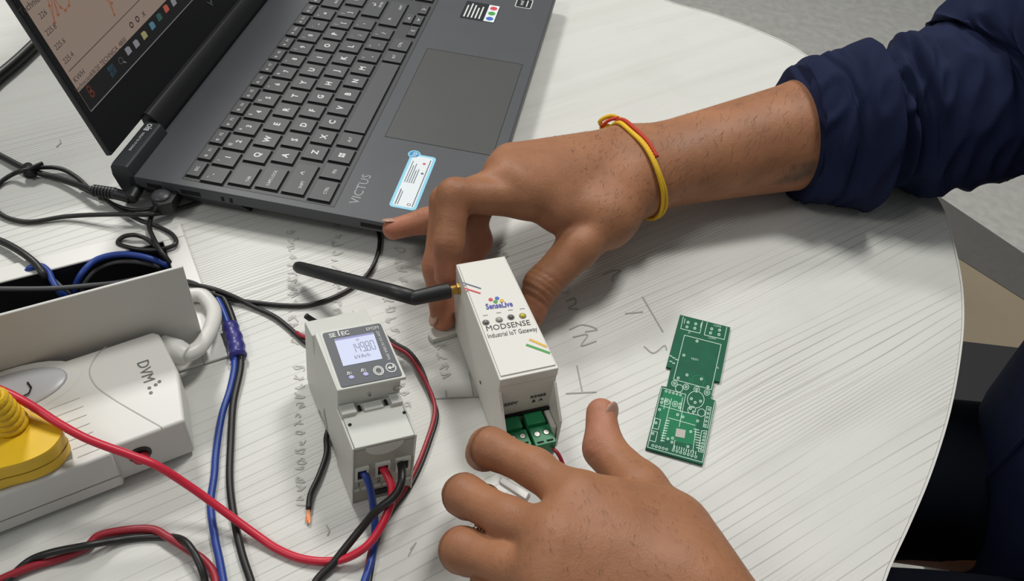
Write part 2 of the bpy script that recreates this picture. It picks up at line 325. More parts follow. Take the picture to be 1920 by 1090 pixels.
# pencil scribbles on the laminate
mb = MB(); mb2 = MB()
def TZ(x, y): return at(x, y, .0003)
def squig(cx, cy, w_, h_, m_, k=5, wd=2.2):
    p = [np.array([cx + random.uniform(-w_, w_) / 2, cy + random.uniform(-h_, h_) / 2, 0]) for _ in range(k)]
    m_.ribbon([q[:2] for q in spline(p, 4)], wd, TZ)
for x0, y0, x1, y1, n_ in [(548, 438, 552, 640, 15), (560, 690, 566, 950, 16), (632, 425, 634, 600, 12), (728, 560, 760, 760, 11), (748, 470, 756, 545, 5), (826, 650, 834, 705, 4), (940, 460, 942, 478, 2), (1056, 545, 1050, 548, 1)]:
    for i in range(n_):
        t = i / max(1, n_ - 1); squig(x0 + (x1 - x0) * t, y0 + (y1 - y0) * t, 22, 12, mb, 6, 2.2)
for st in [[(1130, 515), (1150, 507), (1163, 508), (1150, 518), (1148, 528)], [(1062, 565), (1078, 560), (1080, 568), (1066, 578), (1085, 580)], [(1173, 588), (1205, 585)], [(1205, 557), (1243, 622)],
           [(1068, 618), (1092, 609), (1120, 618), (1098, 622)], [(1075, 632), (1102, 628), (1090, 648), (1118, 640)], [(1082, 686), (1092, 736)], [(1062, 738), (1118, 735)], [(1208, 650), (1225, 662), (1247, 648), (1250, 656)],
           [(810, 748), (905, 744)], [(836, 733), (838, 747)], [(880, 700), (888, 742)], [(612, 985), (618, 996), (614, 1004)], [(770, 1030), (780, 1018), (766, 1042)], [(106, 275), (114, 268), (112, 262)]]:
    mb2.ribbon([q[:2] for q in spline([np.array([*p, 0.]) for p in st], 5)] if len(st) > 3 else st, 2.4, TZ)
o = mb.build('pencil_marks', PENC, tr); o['kind'] = 'stuff'; o['label'] = 'faint smudged pencil letters'
o = mb2.build('pencil_strokes', PENC2, tr); o['kind'] = 'stuff'
# ---- cable well in the table top
we = empty('cable_well', (*wp(.15, .06), 0), 'white framed cable well sunk in the table behind the power strip', 'cable box')
T3 = lambda a, b, z: (*wp(a, b), z)
mb = MB()
for a0, a1, b0, b1 in ((0, .32, 0, .0145), (0, .0145, .0145, .127), (.0145, .32, .1095, .127)):
    mb.hexa([T3(a1, b1, .0002), T3(a0, b1, .0002), T3(a0, b0, .0002), T3(a1, b0, .0002)], [T3(a1, b1, .0022), T3(a0, b1, .0022), T3(a0, b0, .0022), T3(a1, b0, .0022)])
mb.build('frame', WPL, we, bevel=.0008)
mb = MB(); a0, a1, b0, b1, zb, zt = .0145, .2995, .0145, .1095, -.055, .0012
for q in ([(a0, b0, zb), (a0, b1, zb), (a1, b1, zb), (a1, b0, zb)], [(a0, b0, zb), (a0, b0, zt), (a0, b1, zt), (a0, b1, zb)], [(a1, b0, zb), (a1, b1, zb), (a1, b1, zt), (a1, b0, zt)], [(a0, b0, zb), (a1, b0, zb), (a1, b0, zt), (a0, b0, zt)], [(a0, b1, zb), (a0, b1, zt), (a1, b1, zt), (a1, b1, zb)]):
    mb.add([T3(*p) for p in q], [(0, 1, 2, 3)])
mb.build('well_liner', WELLB, we)
mb = MB(); mb.hexa([T3(.31, .1155, .0022), T3(.0105, .1155, .0022), T3(.0105, .1135, .0022), T3(.31, .1135, .0022)], [T3(.31, .1155, .071), T3(.0105, .1155, .071), T3(.0105, .1135, .071), T3(.31, .1135, .071)])
mb.build('lid_flap', WALLG, we, bevel=.0006)
# ================================================================ laptop
LO = np.array([-0.21139555, 0.44750796, 0.0]); LA = math.atan2(0.994957562, 0.100296804); KZ = .0225
lap = empty('laptop', tuple(LO), 'open black laptop with white key legends and a chart on screen', 'laptop'); lap.rotation_euler = (0, 0, LA); lap['_w'] = (0, 0, 0)
R2 = np.array([[math.cos(LA), -math.sin(LA)], [math.sin(LA), math.cos(LA)]])
def l2w(p): q = R2 @ np.array(p[:2]) + LO[:2]; return np.array([q[0], q[1], p[2]])
def w2l(p): q = R2.T @ (np.array(p[:2]) - LO[:2]); return np.array([q[0], q[1], p[2]])
U0, U1, V0, V1 = -.0145, .3435, -.052, .188          # deck in laptop coordinates: x = along the keys, y = -depth
# base: side profile (y, z) lofted along x with a keyboard recess cut as separate pieces
mb = MB()
prof = [(-V1 + .002, .0135), (-V1 - .0006, .0150), (-V1, KZ - .0008), (-V1 + .0008, KZ), (-V0, KZ), (-V0 + .004, KZ - .001), (-V0 + .006, .0135)]
mb.loft([[(x, y, z) for y, z in prof] for x in (U0, U1)])
mb.build('base', LAP, lap, bevel=.0005)
mb = MB(); xi = [(U0 + .0015, .0136), (U0 + .016, .0030), (U1 - .016, .0030), (U1 - .0015, .0136)]
y0_, y1_ = -V1 + .0025, -V0 + .004; y0b, y1b = -V1 + .016, -V0 - .004
mb.hexa([(U0 + .017, y0b, .0030), (U1 - .017, y0b, .0030), (U1 - .017, y1b, .0030), (U0 + .017, y1b, .0030)], [(U0 + .0015, y0_, .0136), (U1 - .0015, y0_, .0136), (U1 - .0015, y1_, .0136), (U0 + .0015, y1_, .0136)])
mb.build('bottom_cover', LAPD, lap)
for fx, fy in ((.04, -.16), (.29, -.16), (.04, .02), (.29, .02)): MB().box(fx - .02, fx + .02, fy - .004, fy + .004, 0, .0031).build('rubber_foot', BLK, lap)
mb = MB(); mb.hexa([(U0 + .006, -.026, .004), (U0 + .03, -.026, .004), (U0 + .03, .05, .004), (U0 + .006, .05, .004)], [(U0 + .0008, -.020, .0137), (U0 + .03, -.020, .0137), (U0 + .03, .053, .0137), (U0 + .0008, .053, .0137)]); mb.build('port_block', LAPD, lap)
mb = MB()                                             # raised hinge blocks left and right, with the notch for the barrel between
bp = [(-V0, .006), (-V0, KZ), (.0555, .0293), (.0575, .0300), (.0665, .0298), (.0690, .0270), (.0695, .0200), (.0660, .0080), (.06, .004)]
for xs in ((U0, U0 + .004, .036), (.293, U1 - .004, U1)):
    rr = []
    for x in xs:
        k = .93 if x in (U0, U1) else 1.0; rr.append([(x, (y - .055) * k + .055 if y > .053 else y, z) for y, z in bp])
    MB().loft(rr).build('hinge_block', LAPD, lap, bevel=.0006)
mb = MB(); mb.loft([[(x, y, z) for y, z in [(.0565, .006), (.0565, .0155), (.0600, .0290), (.0660, .0345), (.0715, .0345), (.0725, .0290), (.0690, .0120), (.065, .006)]] for x in (.0385, .2905)])
mb.build('hinge_barrel', BLK, lap, bevel=.001)
mb = MB(); mb.box(.0365, .2925, .0525, .0560, .004, .0085); mb.build('vent', DARKHOLE, lap)
# the left side: ports
for y0, y1 in ((.034, .044), (.006, .020), (-.011, -.009), (-.017, -.015)): MB().box(U0 - .0003, U0 + .002, y0, y1, .0150, .0185).build('port', DARKHOLE, lap)
MB().box(U0 - .0003, U0 + .002, -.128, -.107, .0160, .0192).build('port', DARKHOLE, lap)
TB = lambda x, y: (x, y, KZ + .00012)
# deck details
mb = MB(); q = [(-.0082, .0208), (.3385, .0208), (.3385, -.0868), (-.0082, -.0868)]
mb.prism(q, KZ - .001, KZ + .00006); kb = mb.build('keyboard_tray', KEYBED, lap)
mb = MB(); mb.ribbon(q + [q[0]], .0007, TB); mb.build('tray_rim', PADL, lap)
mb = MB(); tp = [(.0765, -.0975), (.203, -.0975), (.203, -.179), (.0765, -.179)]
mb.prism(tp, KZ - .001, KZ + .0001); pad = mb.build('touchpad', PAD, lap)
MB().ribbon(tp + [tp[0]], .0006, lambda x, y: (x, y, KZ + .00018)).build('touchpad_gap', PADL, lap)
MB().text('VICTUS', .0092, TB, (.0145, -.0985), sx=1.05).build('lettering', mat('lettering_grey', '8f9192', .4, .3), lap)
# keys
P = .0188; KH = .0016; _km = {}
def keymesh(wd, hd):
    k = (round(wd, 4), round(hd, 4))
    if k not in _km:
        b_ = MB(); x, y = wd / 2, hd / 2; s = .0005
        b_.hexa([(-x, -y, 0), (x, -y, 0), (x, y, 0), (-x, y, 0)], [(-x + s, -y + s, KH), (x - s, -y + s, KH), (x - s, y - s, KH), (-x + s, y - s, KH)])
        x += .0004; y += .0004; b_.hexa([(-x, -y, -.0004), (x, -y, -.0004), (x, y, -.0004), (-x, y, -.0004)], [(-x, -y, .0003), (x, -y, .0003), (x, y, .0003), (-x, y, .0003)])
        me = bpy.data.meshes.new('key'); me.from_pydata(b_.v, [], b_.f); me.materials.append(KEYM); me.materials.append(KEYS); _km[k] = me
        for i, p_ in enumerate(me.polygons): p_.material_index = 0 if i == 1 else 1
    return _km[k]
def key(x, y, wd, hd, legs):
    o = bpy.data.objects.new('key', keymesh(wd, hd)); C.objects.link(o); o.parent = lap; o.location = (x, y, KZ + .0002)
    mb_ = MB(); TL = lambda a, b: (a, b, KH + .00008)
    for L in legs:
        if L[0] == '#win':
            for i in (-1, 1):
                for j in (-1, 1): mb_.add([TL(i*.0012 + a*.001, j*.0012 + b_*.001) for a, b_ in ((-1, -1), (1, -1), (1, 1), (-1, 1))], [(0, 1, 2, 3)])
        elif L[0].startswith('#a'):
            a = {'l': math.pi, 'r': 0, 'u': math.pi / 2, 'd': -math.pi / 2}[L[0][2]]; c, s = math.cos(a), math.sin(a)
            mb_.ribbon([(c * p - s * r_, s * p + c * r_) for p, r_ in ((-.0008, .0016), (.0009, 0), (-.0008, -.0016))], .0006, TL)
        elif L[0] == '#enter': mb_.ribbon([(.0065, .004), (.0065, .001), (.0025, .001)], .0006, TL); mb_.ribbon([(.0038, .002), (.0025, .001), (.0038, 0)], .0006, TL)
        elif L[0] == '#icon': mb_.disc((L[2], L[3]), .0011, TL, 8, .0006)
        elif L[0] == '#shift': mb_.ribbon([(L[2] - .0016, L[3] - .0012), (L[2], L[3] + .001), (L[2] + .0016, L[3] - .0012)], .0006, TL)
        else: mb_.text(L[0], L[1], TL, (L[2], L[3]), bold=L[1] > .004)
    if mb_.v:
        lg = mb_.build('key_legend', LEG, None, origin=(0, 0, 0)); lg.parent = o
KW = .0160
def row(chars, u0, v, extra=None):
    for i, c in enumerate(chars):
        x = (u0 + i) * P
        if isinstance(c, tuple): key(x, -v, KW, KW, [(c[1], .0056, .0012, -.0006), (c[0], .0036, -.0035, .0042)])
        elif c in ',./;[]\'': key(x, -v, KW, KW, [(c, .005, 0, -.001), ({',': '<', '.': '>', '/': '?', ';': ':', '[': '{', ']': '}', "'": '"'}[c], .0036, -.0035, .0042)])
        else: key(x, -v, KW, KW, [(c, .0066, 0, 0)])
V = [0, .01875, .0375, .0562, .0752]
for i in range(16):
    nm = 'ESC' if i == 0 else ('F%d' % i if i <= 12 else ['PRT', 'DEL', 'END'][i - 13])
    x = .0027 + i * .01895
    key(x, .0147, KW, .0098, [(nm, .0032 if i == 0 else .0034, .0028 if i else 0, -.0002)] + ([('#icon', 0, -.004, 0)] if i else []))
key(0, 0, KW, KW, [('`', .005, 0, 0), ('~', .0036, -.0035, .0042)])
row([('!', '1'), ('@', '2'), ('#', '3'), ('$', '4'), ('%', '5'), ('^', '6'), ('&', '7'), ('*', '8'), ('(', '9'), (')', '0'), ('_', '-'), ('+', '=')], 1, V[0])
key(13.42 * P, 0, .0268, KW, [('BACKSPACE', .0031, .002, -.003), ('#al', 0, 0, 0)])
key(.25 * P, -V[1], .0205, KW, [('TAB', .0031, -.003, -.004)]); row('QWERTYUIOP[]', 1.5, V[1])
key(13.68 * P, -V[1], .0172, KW, [('\\', .005, 0, 0)])
key(.375 * P, -V[2], .0228, KW, [('CAPS LOCK', .0032, 0, 0)]); row("ASDFGHJKL;'", 1.75, V[2])
key(13.32 * P, -V[2], .0300, KW, [('ENTER', .0031, .006, -.004), ('#enter', 0, 0, 0)])
key(.63 * P, -V[3], .0325, KW, [('SHIFT', .0032, -.006, -.003), ('#shift', 0, .006, .001)]); row('ZXCVBNM,./', 2.25, V[3])
key(13.05 * P, -V[3], .0405, KW, [('SHIFT', .0032, .012, -.003), ('#shift', 0, -.01, .001)])
for x, wd, L in ((.0046, .0215, [('CTRL', .0032, 0, -.002)]), (.0255, KW, [('FN', .0036, 0, -.001)]), (.0443, KW, [('#win', 0, 0, 0)]), (.0631, KW, [('ALT', .0034, 0, 0)]), (.1208, .0960, []), (.1792, KW, [('ALT', .0034, 0, 0)]), (.1985, .0180, [('CTRL', .0034, 0, 0)])):
    key(x, -V[4], wd, KW, L)
for x, dy, a in ((.2230, -.0042, 'l'), (.2419, .0042, 'u'), (.2419, -.0042, 'd'), (.2608, -.0042, 'r')): key(x, -V[4] + dy, KW, .0077, [('#a' + a, 0, 0, 0)])
for r_, s_ in enumerate(('N/*', '789', '456', '123', '0.+')):
    for i, c in enumerate(s_): key(.2845 + i * .0188, -V[r_], KW, KW, [(c, .005, 0, 0)])
# stickers on the palm rest
def rrect(x0, x1, y0, y1, r, n=5):
    out = []
    for cx, cy, a in ((x1 - r, y1 - r, 0), (x0 + r, y1 - r, 90), (x0 + r, y0 + r, 180), (x1 - r, y0 + r, 270)):
        for k in range(n + 1): t = math.radians(a + 90 * k / n); out.append((cx + r * math.cos(t), cy + r * math.sin(t)))
    return out
st = MB().prism(rrect(.0025, .0625, -.1405, -.1215, .003), KZ, KZ + .0002).disc((.0618, -.1238), .0046, lambda x, y: (x, y, KZ + .00025)).build('sticker', STK_B, lap); st['label'] = 'blue and white spec sticker'
T2 = lambda x, y: (x, y, KZ + .0003)
MB().prism(rrect(.0045, .0605, -.1385, -.1235, .002), KZ, KZ + .00026).build('sticker_face', STK_W, st)
mb = MB().disc((.0618, -.1238), .0037, T2); mb.build('sticker_emblem', STK_H, st)
MB().text('hp', .0058, lambda x, y: (x, y, KZ + .00034), (.0618, -.1238)).build('emblem_letters', STK_W, st)
mb = MB()
for i, L in enumerate((.030, .024, .027, .018, .020)): mb.ribbon([(.030, -.1252 - i * .0016), (.030 + L * .8, -.1252 - i * .0016)], .0006, T2)
mb.ribbon([(.006, -.1252), (.022, -.1252)], .0008, T2); mb.ribbon([(.006, -.1268), (.020, -.1268)], .0006, T2)
mb.ribbon([(.006, -.1372), (.058, -.1372)], .0007, T2); mb.box(.041, .043, -.1358, -.134, KZ + .0002, KZ + .0003); mb.disc((.0075, -.1345), .0014, T2, 10, .0009)
mb.build('sticker_print', STK_T, st); MB().box(.052, .054, -.1345, -.1325, KZ + .0002, KZ + .0003).build('sticker_mark', LOGR, st)
st2 = MB().prism(rrect(.2605, .2912, -.1430, -.1118, .0012), KZ, KZ + .0002).build('sticker', STK_K, lap); st2['label'] = 'black sticker with coloured icons on a white band'
MB().prism([(.2612, -.1424), (.2905, -.1424), (.2905, -.1330), (.2612, -.1330)], KZ, KZ + .00026).build('sticker_face', STK_W, st2)
mb = MB()
for i, L in enumerate((.020, .024, .022, .018, .021)): mb.ribbon([(.2635, -.1150 - i * .0034), (.2635 + L, -.1150 - i * .0034)], .0013, T2)
mb.build('sticker_print', LEG, st2)
for x, m_ in ((.2665, LOGB), (.2758, LOGG), (.2850, LOGR)): MB().disc((x, -.1378), .0033, T2, 12).disc((x + .0012, -.1365), .0012, lambda a, b: (a, b, KZ + .00034), 8).build('sticker_icon', m_, st2)
st3 = MB().prism(rrect(.2950, .3120, -.1700, -.1550, .002), KZ, KZ + .0002).build('sticker', LEG, lap); st3['label'] = 'small black and silver processor sticker'
MB().prism(rrect(.2958, .3112, -.1692, -.1558, .0015), KZ, KZ + .00026).build('sticker_face', STK_K, st3)
MB().text('intel', .0050, T2, (.3035, -.1605)).ribbon([(.298, -.1655), (.309, -.1655)], .001, T2).build('sticker_print', LEG, st3)
# audio maker lettering on the left hinge block
TH_ = lambda x, y: (x, y, .0302)
MB().text('B|O', .0050, TH_, (.0295, .0618), bold=True).text('BANG & OLUFSEN', .0026, TH_, (.0125, .0618)).build('audio_lettering', LEG, lap)
# lid
LZ, LV, LT = .0335, .0690, math.radians(17)
le = np.array([0, math.sin(LT), math.cos(LT)]); ln = np.array([0, -math.cos(LT), math.sin(LT)])       # up the lid, out of the screen
def lidT(x, s, h=0.0): return np.array([x, LV, LZ]) + le * s + ln * h
mb = MB(); LH = .232
UL = U0 + .0055
mb.hexa([lidT(UL, -.0015, -.0045), lidT(U1, -.0015, -.0045), lidT(U1, -.0015, 0), lidT(UL, -.0015, 0)], [lidT(UL, LH, -.0045), lidT(U1, LH, -.0045), lidT(U1, LH, 0), lidT(UL, LH, 0)])
lid = mb.build('lid', LAPD, lap, bevel=.001)
mb = MB()
def lidq(poly, h): return MB().prism(poly, 0, .0003, lambda a, b, c: lidT(a, b, h + c))
lidq(rrect(UL + .001, U1 - .001, -.0005, LH - .001, .004), 0).build('bezel', BEZ, lid)
def lpx(px, py):                                       # pixel -> (x, s) on the lid plane
    o_ = w2l((0, 0, HC)); d = ray(px, py); d = np.array([*(R2.T @ d[:2]), d[2]]); p0 = np.array([0, LV, LZ])
    t = ((p0 - o_) @ ln) / (d @ ln); q_ = o_ + d * t - p0; return (q_[0], q_ @ le)
sbl = lpx(170, 208); pbl = lpx(147, 172)
SX0 = sbl[0] - .0005; SX1 = .337
lidq([(SX0, sbl[1]), (SX1, sbl[1]), (SX1, LH - .006), (SX0, LH - .006)], .0003).build('screen', SCRN, lid)
TSK = lambda x, s: lidT(x, s, .0007)
TSK2 = lambda x, s: lidT(x, s, .0008)
lidq([(SX0, sbl[1]), (SX1, sbl[1]), (SX1, pbl[1]), (SX0, pbl[1])], .0004).build('taskbar', TASK, lid)
MB().ribbon([(SX0, sbl[1]), (SX1, sbl[1])], .0007, TSK).build('screen_edge_highlight', SGRY, lid)  # highlight on the lower screen edge, painted as a glowing grey line
L_ = lambda pts: [lpx(*p) for p in pts]
mb = MB()
for pl in ([(80, -30), (91, 11), (101, 43), (88, -40), (106, 28), (110, 28), (95, -8), (112, 14), (121, 20), (128, 10), (126, -20), (150, -60), (170, -30), (178, -2), (192, -5), (203, 5), (213, 28), (200, -12), (230, -40)],): mb.ribbon(L_(pl), .0006, TSK)
for p in ((91, 11), (101, 43), (107, 28), (112, 14), (121, 20), (128, 10), (208, 6), (213, 28)): mb.disc(lpx(*p), .0011, TSK, 8)
mb.build('chart_line', SCRL, lid)
mb = MB(); mb.ribbon(L_([(128, 134), (262, -2)]), .0005, TSK)
for s_, p, sz in (('TechnicianKR', (66, 0), .0062), ('226', (79, 27), .0050), ('225.8', (94, 56), .0050), ('225.6', (111, 83), .0050), ('225.4', (127, 109), .0050), ('KWH', (147, 143), .0052), ('TechnicianKR/20 TECHNICA_4800', (188, 121), .0046)):
    mb.text(s_, sz, TSK, lpx(*p))
for p in ((245, 47), (256, 36)): mb.disc(lpx(*p), .0022, TSK, 12, .0012)
mb.text('x', .0075, TSK, lpx(267, 25)); mb.build('screen_text', SCRT, lid)
def sblob(p, r, m_, n_=8): MB().disc(lpx(*p), r, TSK, n_).build('screen_icon', m_, lid)
c_ = lpx(168, 172); MB().disc((c_[0], c_[1] + .002), .0025, TSK, 12, .0012).disc((c_[0] + .0004, c_[1] - .0018), .0025, TSK, 12, .0012).build('screen_icon', SRED, lid)
c_ = lpx(209, 132); mb = MB()
for i in (-1, 1):
    for j in (-1, 1): mb.add([TSK(c_[0] + i*.0019 + a*.0017, c_[1] + j*.0019 + b_*.0017) for a, b_ in ((-1, -1), (1, -1), (1, 1), (-1, 1))], [(0, 1, 2, 3)])
mb.build('screen_icon', SBLU, lid)
c_ = lpx(225, 114); MB().disc(c_, .0026, TSK, 14, .0019).ribbon([(c_[0] + .0018, c_[1] - .0018), (c_[0] + .0036, c_[1] - .0036)], .0007, TSK).build('screen_icon', SGRY, lid)
for p, m_ in (((239, 95), SGRY), ((254, 82), SGRY), ((269, 66), SYEL), ((284, 48), SBLU), ((297, 32), SGRN), ((310, 16), SRED), ((324, 4), SGRY)):
    c_ = lpx(*p); MB().prism([(c_[0] - .0028, c_[1] - .0024), (c_[0] + .0028, c_[1] - .0024), (c_[0] + .0028, c_[1] + .0014), (c_[0] + .001, c_[1] + .0026), (c_[0] - .0028, c_[1] + .0026)], 0, .0002, lambda a, b, c: lidT(a, b, .0007 + c)).build('screen_icon', m_, lid)
c_ = lpx(393, 5); MB().add([TSK(c_[0] - .006, c_[1] + .004), TSK(c_[0] + .001, c_[1] - .004), TSK(c_[0] + .006, c_[1] + .006), TSK(c_[0] - .0005, c_[1] + .0005)], [(0, 1, 3), (1, 2, 3)]).build('lid_emblem', mat('emblem_grey', '5a5d62', .4, .4), lid)
# ---- charger plug, cables by the laptop
ch = empty('charger_cable', J(200, 360, 8), 'thick black charger cable with angled plug in the laptop side', 'cable')
cable('cord', None, None, CAB, [(-450, 345, 2.5), (-200, 262, 2.5), (-60, 262, 3), (0, 292, 3), (55, 319, 4), (100, 332, 3.5), (140, 345, 6), (174, 357, 10)], .0022, parent=ch)
cable('strain_relief', None, None, BLK, [(173, 357, 10), (196, 359, 10), (218, 364, 10)], .0035, parent=ch)
mb = MB(); p0, p1 = J(174, 357, 10), J(216, 363, 10)
for i in range(7):
    c0 = p0 + (p1 - p0) * (i + .3) / 7; mb.cyl(c0, p1 - p0, .0042, .0016, 14)
mb.build('relief_rib', BLK, ch, smooth=False)
MB().tube(spline([J(214, 363, 10), J(230, 367, 10), J(246, 372, 10)], 4), .0040, 14).build('plug_elbow', BLK, ch, smooth=True)
pw = J(266, 338, 12); bx_ = J(247, 371, 11); MB().tube([bx_ + (bx_ - pw) * .12, bx_, pw], [.0040, .0044, .0044], 18).build('plug_barrel', BLK, ch, smooth=True, bevel=.0006)
cable('cable_tie', 'black hook and loop strap', None, BLK, [(80, 306, 9), (66, 312, 9), (54, 319, 8), (47, 327, 4), (52, 331, 1.5), (62, 326, 1.5)], .0014, 6, parent=ch)
MB().tube([J(52, 312, 5), J(60, 328, 5)], .0034, 12).build('tie_wrap', BLK, ch, smooth=True)
cable('thin_cable', 'thin black cable looping left of the laptop and running under its corner', 'cable', CAB, [(168, 355, 3), (140, 330, 3), (112, 316, 3.5), (82, 314, 5), (44, 320, 8), (22, 328, 4), (0, 343, 2), (-20, 370, 2), (0, 401, 2), (25, 412, 2), (57, 416, 2), (125, 406, 3), (225, 402, 8.5), (287, 402, 8), (350, 387, 3), (385, 374, 2), (420, 362, 2)], .0016)
us = empty('usb_plug', J(305, 365, 8), 'flat black usb plug with a domed cap in the laptop side', 'plug')
po = [at(*q, .0155)[:2] for q in ((341, 340), (339, 352), (322, 381), (297, 387), (282, 373), (298, 335))]
MB().prism([tuple(q) for q in po], .0065, .0160).build('plug_shell', BLK, us, bevel=.0008)
MB().dome(at(302, 367, .016), .0066, .0066, .0026, 20, 5).build('plug_cap', mat('cap_grey', '3a3b3d', .4), us, smooth=True)
cable('cord', None, None, CAB, [(297, 381, 12), (293, 392, 10), (284, 406, 5), (280, 425, 5), (287, 445, 7), (300, 468, 8), (318, 492, 2), (330, 512, -12)], .0016, parent=us)
cable('thin_cable', 'thin black cable coiled once over the cable well corner', 'cable', CAB, [(150, 352, 3), (190, 369, 2.5), (222, 392, 2.5), (262, 413, 4), (300, 427, 3.5), (325, 442, 4), (329, 458, 5), (300, 468, 4), (250, 466, 3), (221, 455, 3), (230, 445, 5), (252, 441, 7), (272, 447, 5), (292, 463, 4), (306, 480, 2), (318, 500, -10)], .0015)
cable('thin_cable', 'short thin black cable arching from the charger plug to the usb plug', 'cable', CAB, [(186, 371, 2), (196, 373, 2), (215, 384, 2.5), (250, 394, 4), (283, 392, 3), (312, 380, 2), (335, 368, 2)], .0014)
cable('thick_cable', 'thick black cable on the table behind the laptop lid', 'cable', CAB, [(-500, 215, 5), (-250, 215, 5), (-60, 186, 5), (0, 141, 5), (30, 116, 5), (62, 86, 5), (110, 40, 5), (170, -5, 5)], .0045, 12)
cable('black_cable', 'black cable dropping into the cable well from the left', 'cable', CAB, [(-420, 415, 4), (-200, 402, 4), (-50, 436, 5), (0, 452, 5), (28, 466, 6), (52, 482, 6.5), (70, 498, 5.5), (82, 516, 3), (90, 532, -12), (94, 548, -30)], .0024)
cable('grey_cable', 'dark grey cable lying across the blue wires in the well', 'cable', mat('cable_grey', '4a4a4c', .5), [(-60, 542, 4), (0, 542, 3), (100, 541, 1), (175, 535, 0), (215, 531, -1), (262, 522, -10), (300, 515, -25)], .0016)
for nm, lb, px in (('blue_wire', 'blue wire hooped at the left of the cable well', [(40, 545, -30), (44, 526, -8), (57, 503, 3), (76, 499, 4), (90, 509, 2), (99, 528, 0), (111, 547, -4), (128, 561, -14)]), ('blue_wire', 'long blue wire arched along the middle of the cable well', [(138, 560, -22), (142, 536, -8), (155, 511, 0), (180, 488, 2), (225, 477, 3), (275, 483, 1), (318, 500, -6), (335, 520, -25)])):
    cable(nm, lb, 'wire', CABB, px, .0021)
cable('grey_wire', 'grey wire curved beneath the long blue arch in the well', 'wire', mat('cable_grey2', '55565a', .5), [(152, 552, -22), (159, 531, -12), (180, 507, -6), (212, 493, -3), (250, 491, -4), (290, 499, -10), (315, 515, -25)], .0014)
cable('grey_wire', 'grey wire tucked beside the blue hoop at the left of the well', 'wire', mat('cable_grey3', '55565a', .5), [(55, 535, -25), (58, 515, -8), (75, 508, -2), (95, 520, -4), (115, 538, -6), (140, 560, -18)], .0013)
cable('black_cable', 'thin black cable looping from the well to the laptop front corner', 'cable', CAB, [(296, 520, -6), (325, 524, 3), (362, 531, 5), (400, 552, 5), (437, 562, 2), (480, 568, 2), (530, 573, 1.7), (580, 572, 1.7), (640, 551, 1.7), (688, 516, 1.7), (709, 474, 1.7), (711, 440, 1.9), (704, 422, 3), (698, 410, 2.2)], .0015)
# ================================================================ power strip
SO = np.array([-.160, .243]); SA = np.array([-.82, -.5724]); SBv = np.array([-.5724, .82])
def sp(a, b): p = SO + SA * a + SBv * b; return (p[0], p[1])
ST = lambda a, b, z: (*sp(a, b), z)
ps = empty('power_strip', (*sp(.15, .034), 0), 'white power strip with an oval switch, lying before the cable well', 'power strip')
ZS = .032
mb = MB()
poly = [(.000, .002), (.0375, .002), (.0375, -.0015), (.36, -.0015), (.36, .0670), (.060, .0670), (.052, .0690), (-.001, .0690), (-.004, .066), (-.006, .035)]
mb.prism(poly, .0024, ZS, ST); mb.build('housing', WPL, ps, bevel=.0032, seg=4)
mb = MB(); mb.ribbon([(.0375, -.0017), (.36, -.0017)], .0006, lambda a, b: (*sp(a, -.0017), .012 + (b + .0017))); mb.build('seam', GSOCK, ps)
STT = lambda a, b: (*sp(a, b), ZS + .0002)
def s2(px, py, z=ZS): p = at(px, py, z)[:2] - SO; return (p @ SA, p @ SBv)
mb = MB(); mb.ribbon([q[:2] for q in spline([np.array([*s2(*p), 0]) for p in [(199, 651), (184, 664), (168, 695), (178, 722), (210, 747), (262, 778), (306, 803)]], 6)], .0006, STT); mb.build('cover_seam', mat('seam_shadow', 'b4b3ac', .6), ps)
mb = MB(); c_ = s2(283, 705); ang = math.atan2(s2(290, 736)[1] - s2(266, 690)[1], s2(290, 736)[0] - s2(266, 690)[0])
def ptext(m_, s_, p0, p1, hgt, z, bold=False):         # text fitted between two measured end points on a level surface
    A, Bp = at(*p0, z)[:2], at(*p1, z)[:2]; d = Bp - A; L = np.linalg.norm(d); d /= L; n_ = np.array([-d[1], d[0]])
    v, f = glyphs(s_, 'CENTER', bold); xs = [x for x, _ in v]; k = L / (max(xs) - min(xs)); c = (A + Bp) / 2
    m_.add([(*(c + d * (x - (max(xs) + min(xs)) / 2) * k + n_ * y * hgt), z) for x, y in v], f)
ptext(mb, 'DVM', (266, 678), (279, 715), .0088, ZS + .0003)
for p in ((292, 722), (299, 716), (280, 728), (283, 737)): mb.disc(s2(*p), .0010, STT, 10)
mb.build('lettering', mat('print_grey', '6a6c66', .5), ps)
mb = MB()
for i in range(7):
    p, q = s2(92 + i * 9, 768 + i * 15), s2(150 + i * 6, 746 + i * 16); mb.ribbon([p, q], .0005, STT)
mb.build('vent_lines', mat('seam_shadow2', 'c6c5bf', .6), ps)
cs = s2(20, 738); mb = MB(); n_ = 28
mb.add([(*sp(cs[0] + .031 * 1.12 * math.cos(t), cs[1] + .0135 * 1.25 * math.sin(t)), ZS + .0001) for t in [2*math.pi*k/n_ for k in range(n_)]], [tuple(range(n_))]); mb.build('switch_well', WPL, ps)
sw = MB().dome((*sp(*cs), ZS), .028, .0135, .0028, 30, 5, (*SA, 0), (*SBv, 0)).build('switch', SWG, ps, smooth=True)
mb = MB(); mb.ribbon([s2(*p, ZS + .003) for p in [(52, 718), (59, 728), (55, 738), (40, 746)]], .0009, lambda a, b: (*sp(a, b), ZS + .0034)); mb.build('switch_mark', BLK, sw)
bc = s2(266, 862, .018)
mb = MB(); nrm = np.array([-SBv[0], -SBv[1], 0]); cc = np.array([*sp(bc[0], .0018), .0185]); mb.cyl(cc - nrm * .0005, nrm, .0058, .0008, 20); mb.build('button_hole', BLK, ps)
MB().cyl(cc - np.array([0, 0, .002]), nrm, .0042, .0026, 20).build('reset_button', REDB, ps, smooth=True, bevel=.0008)
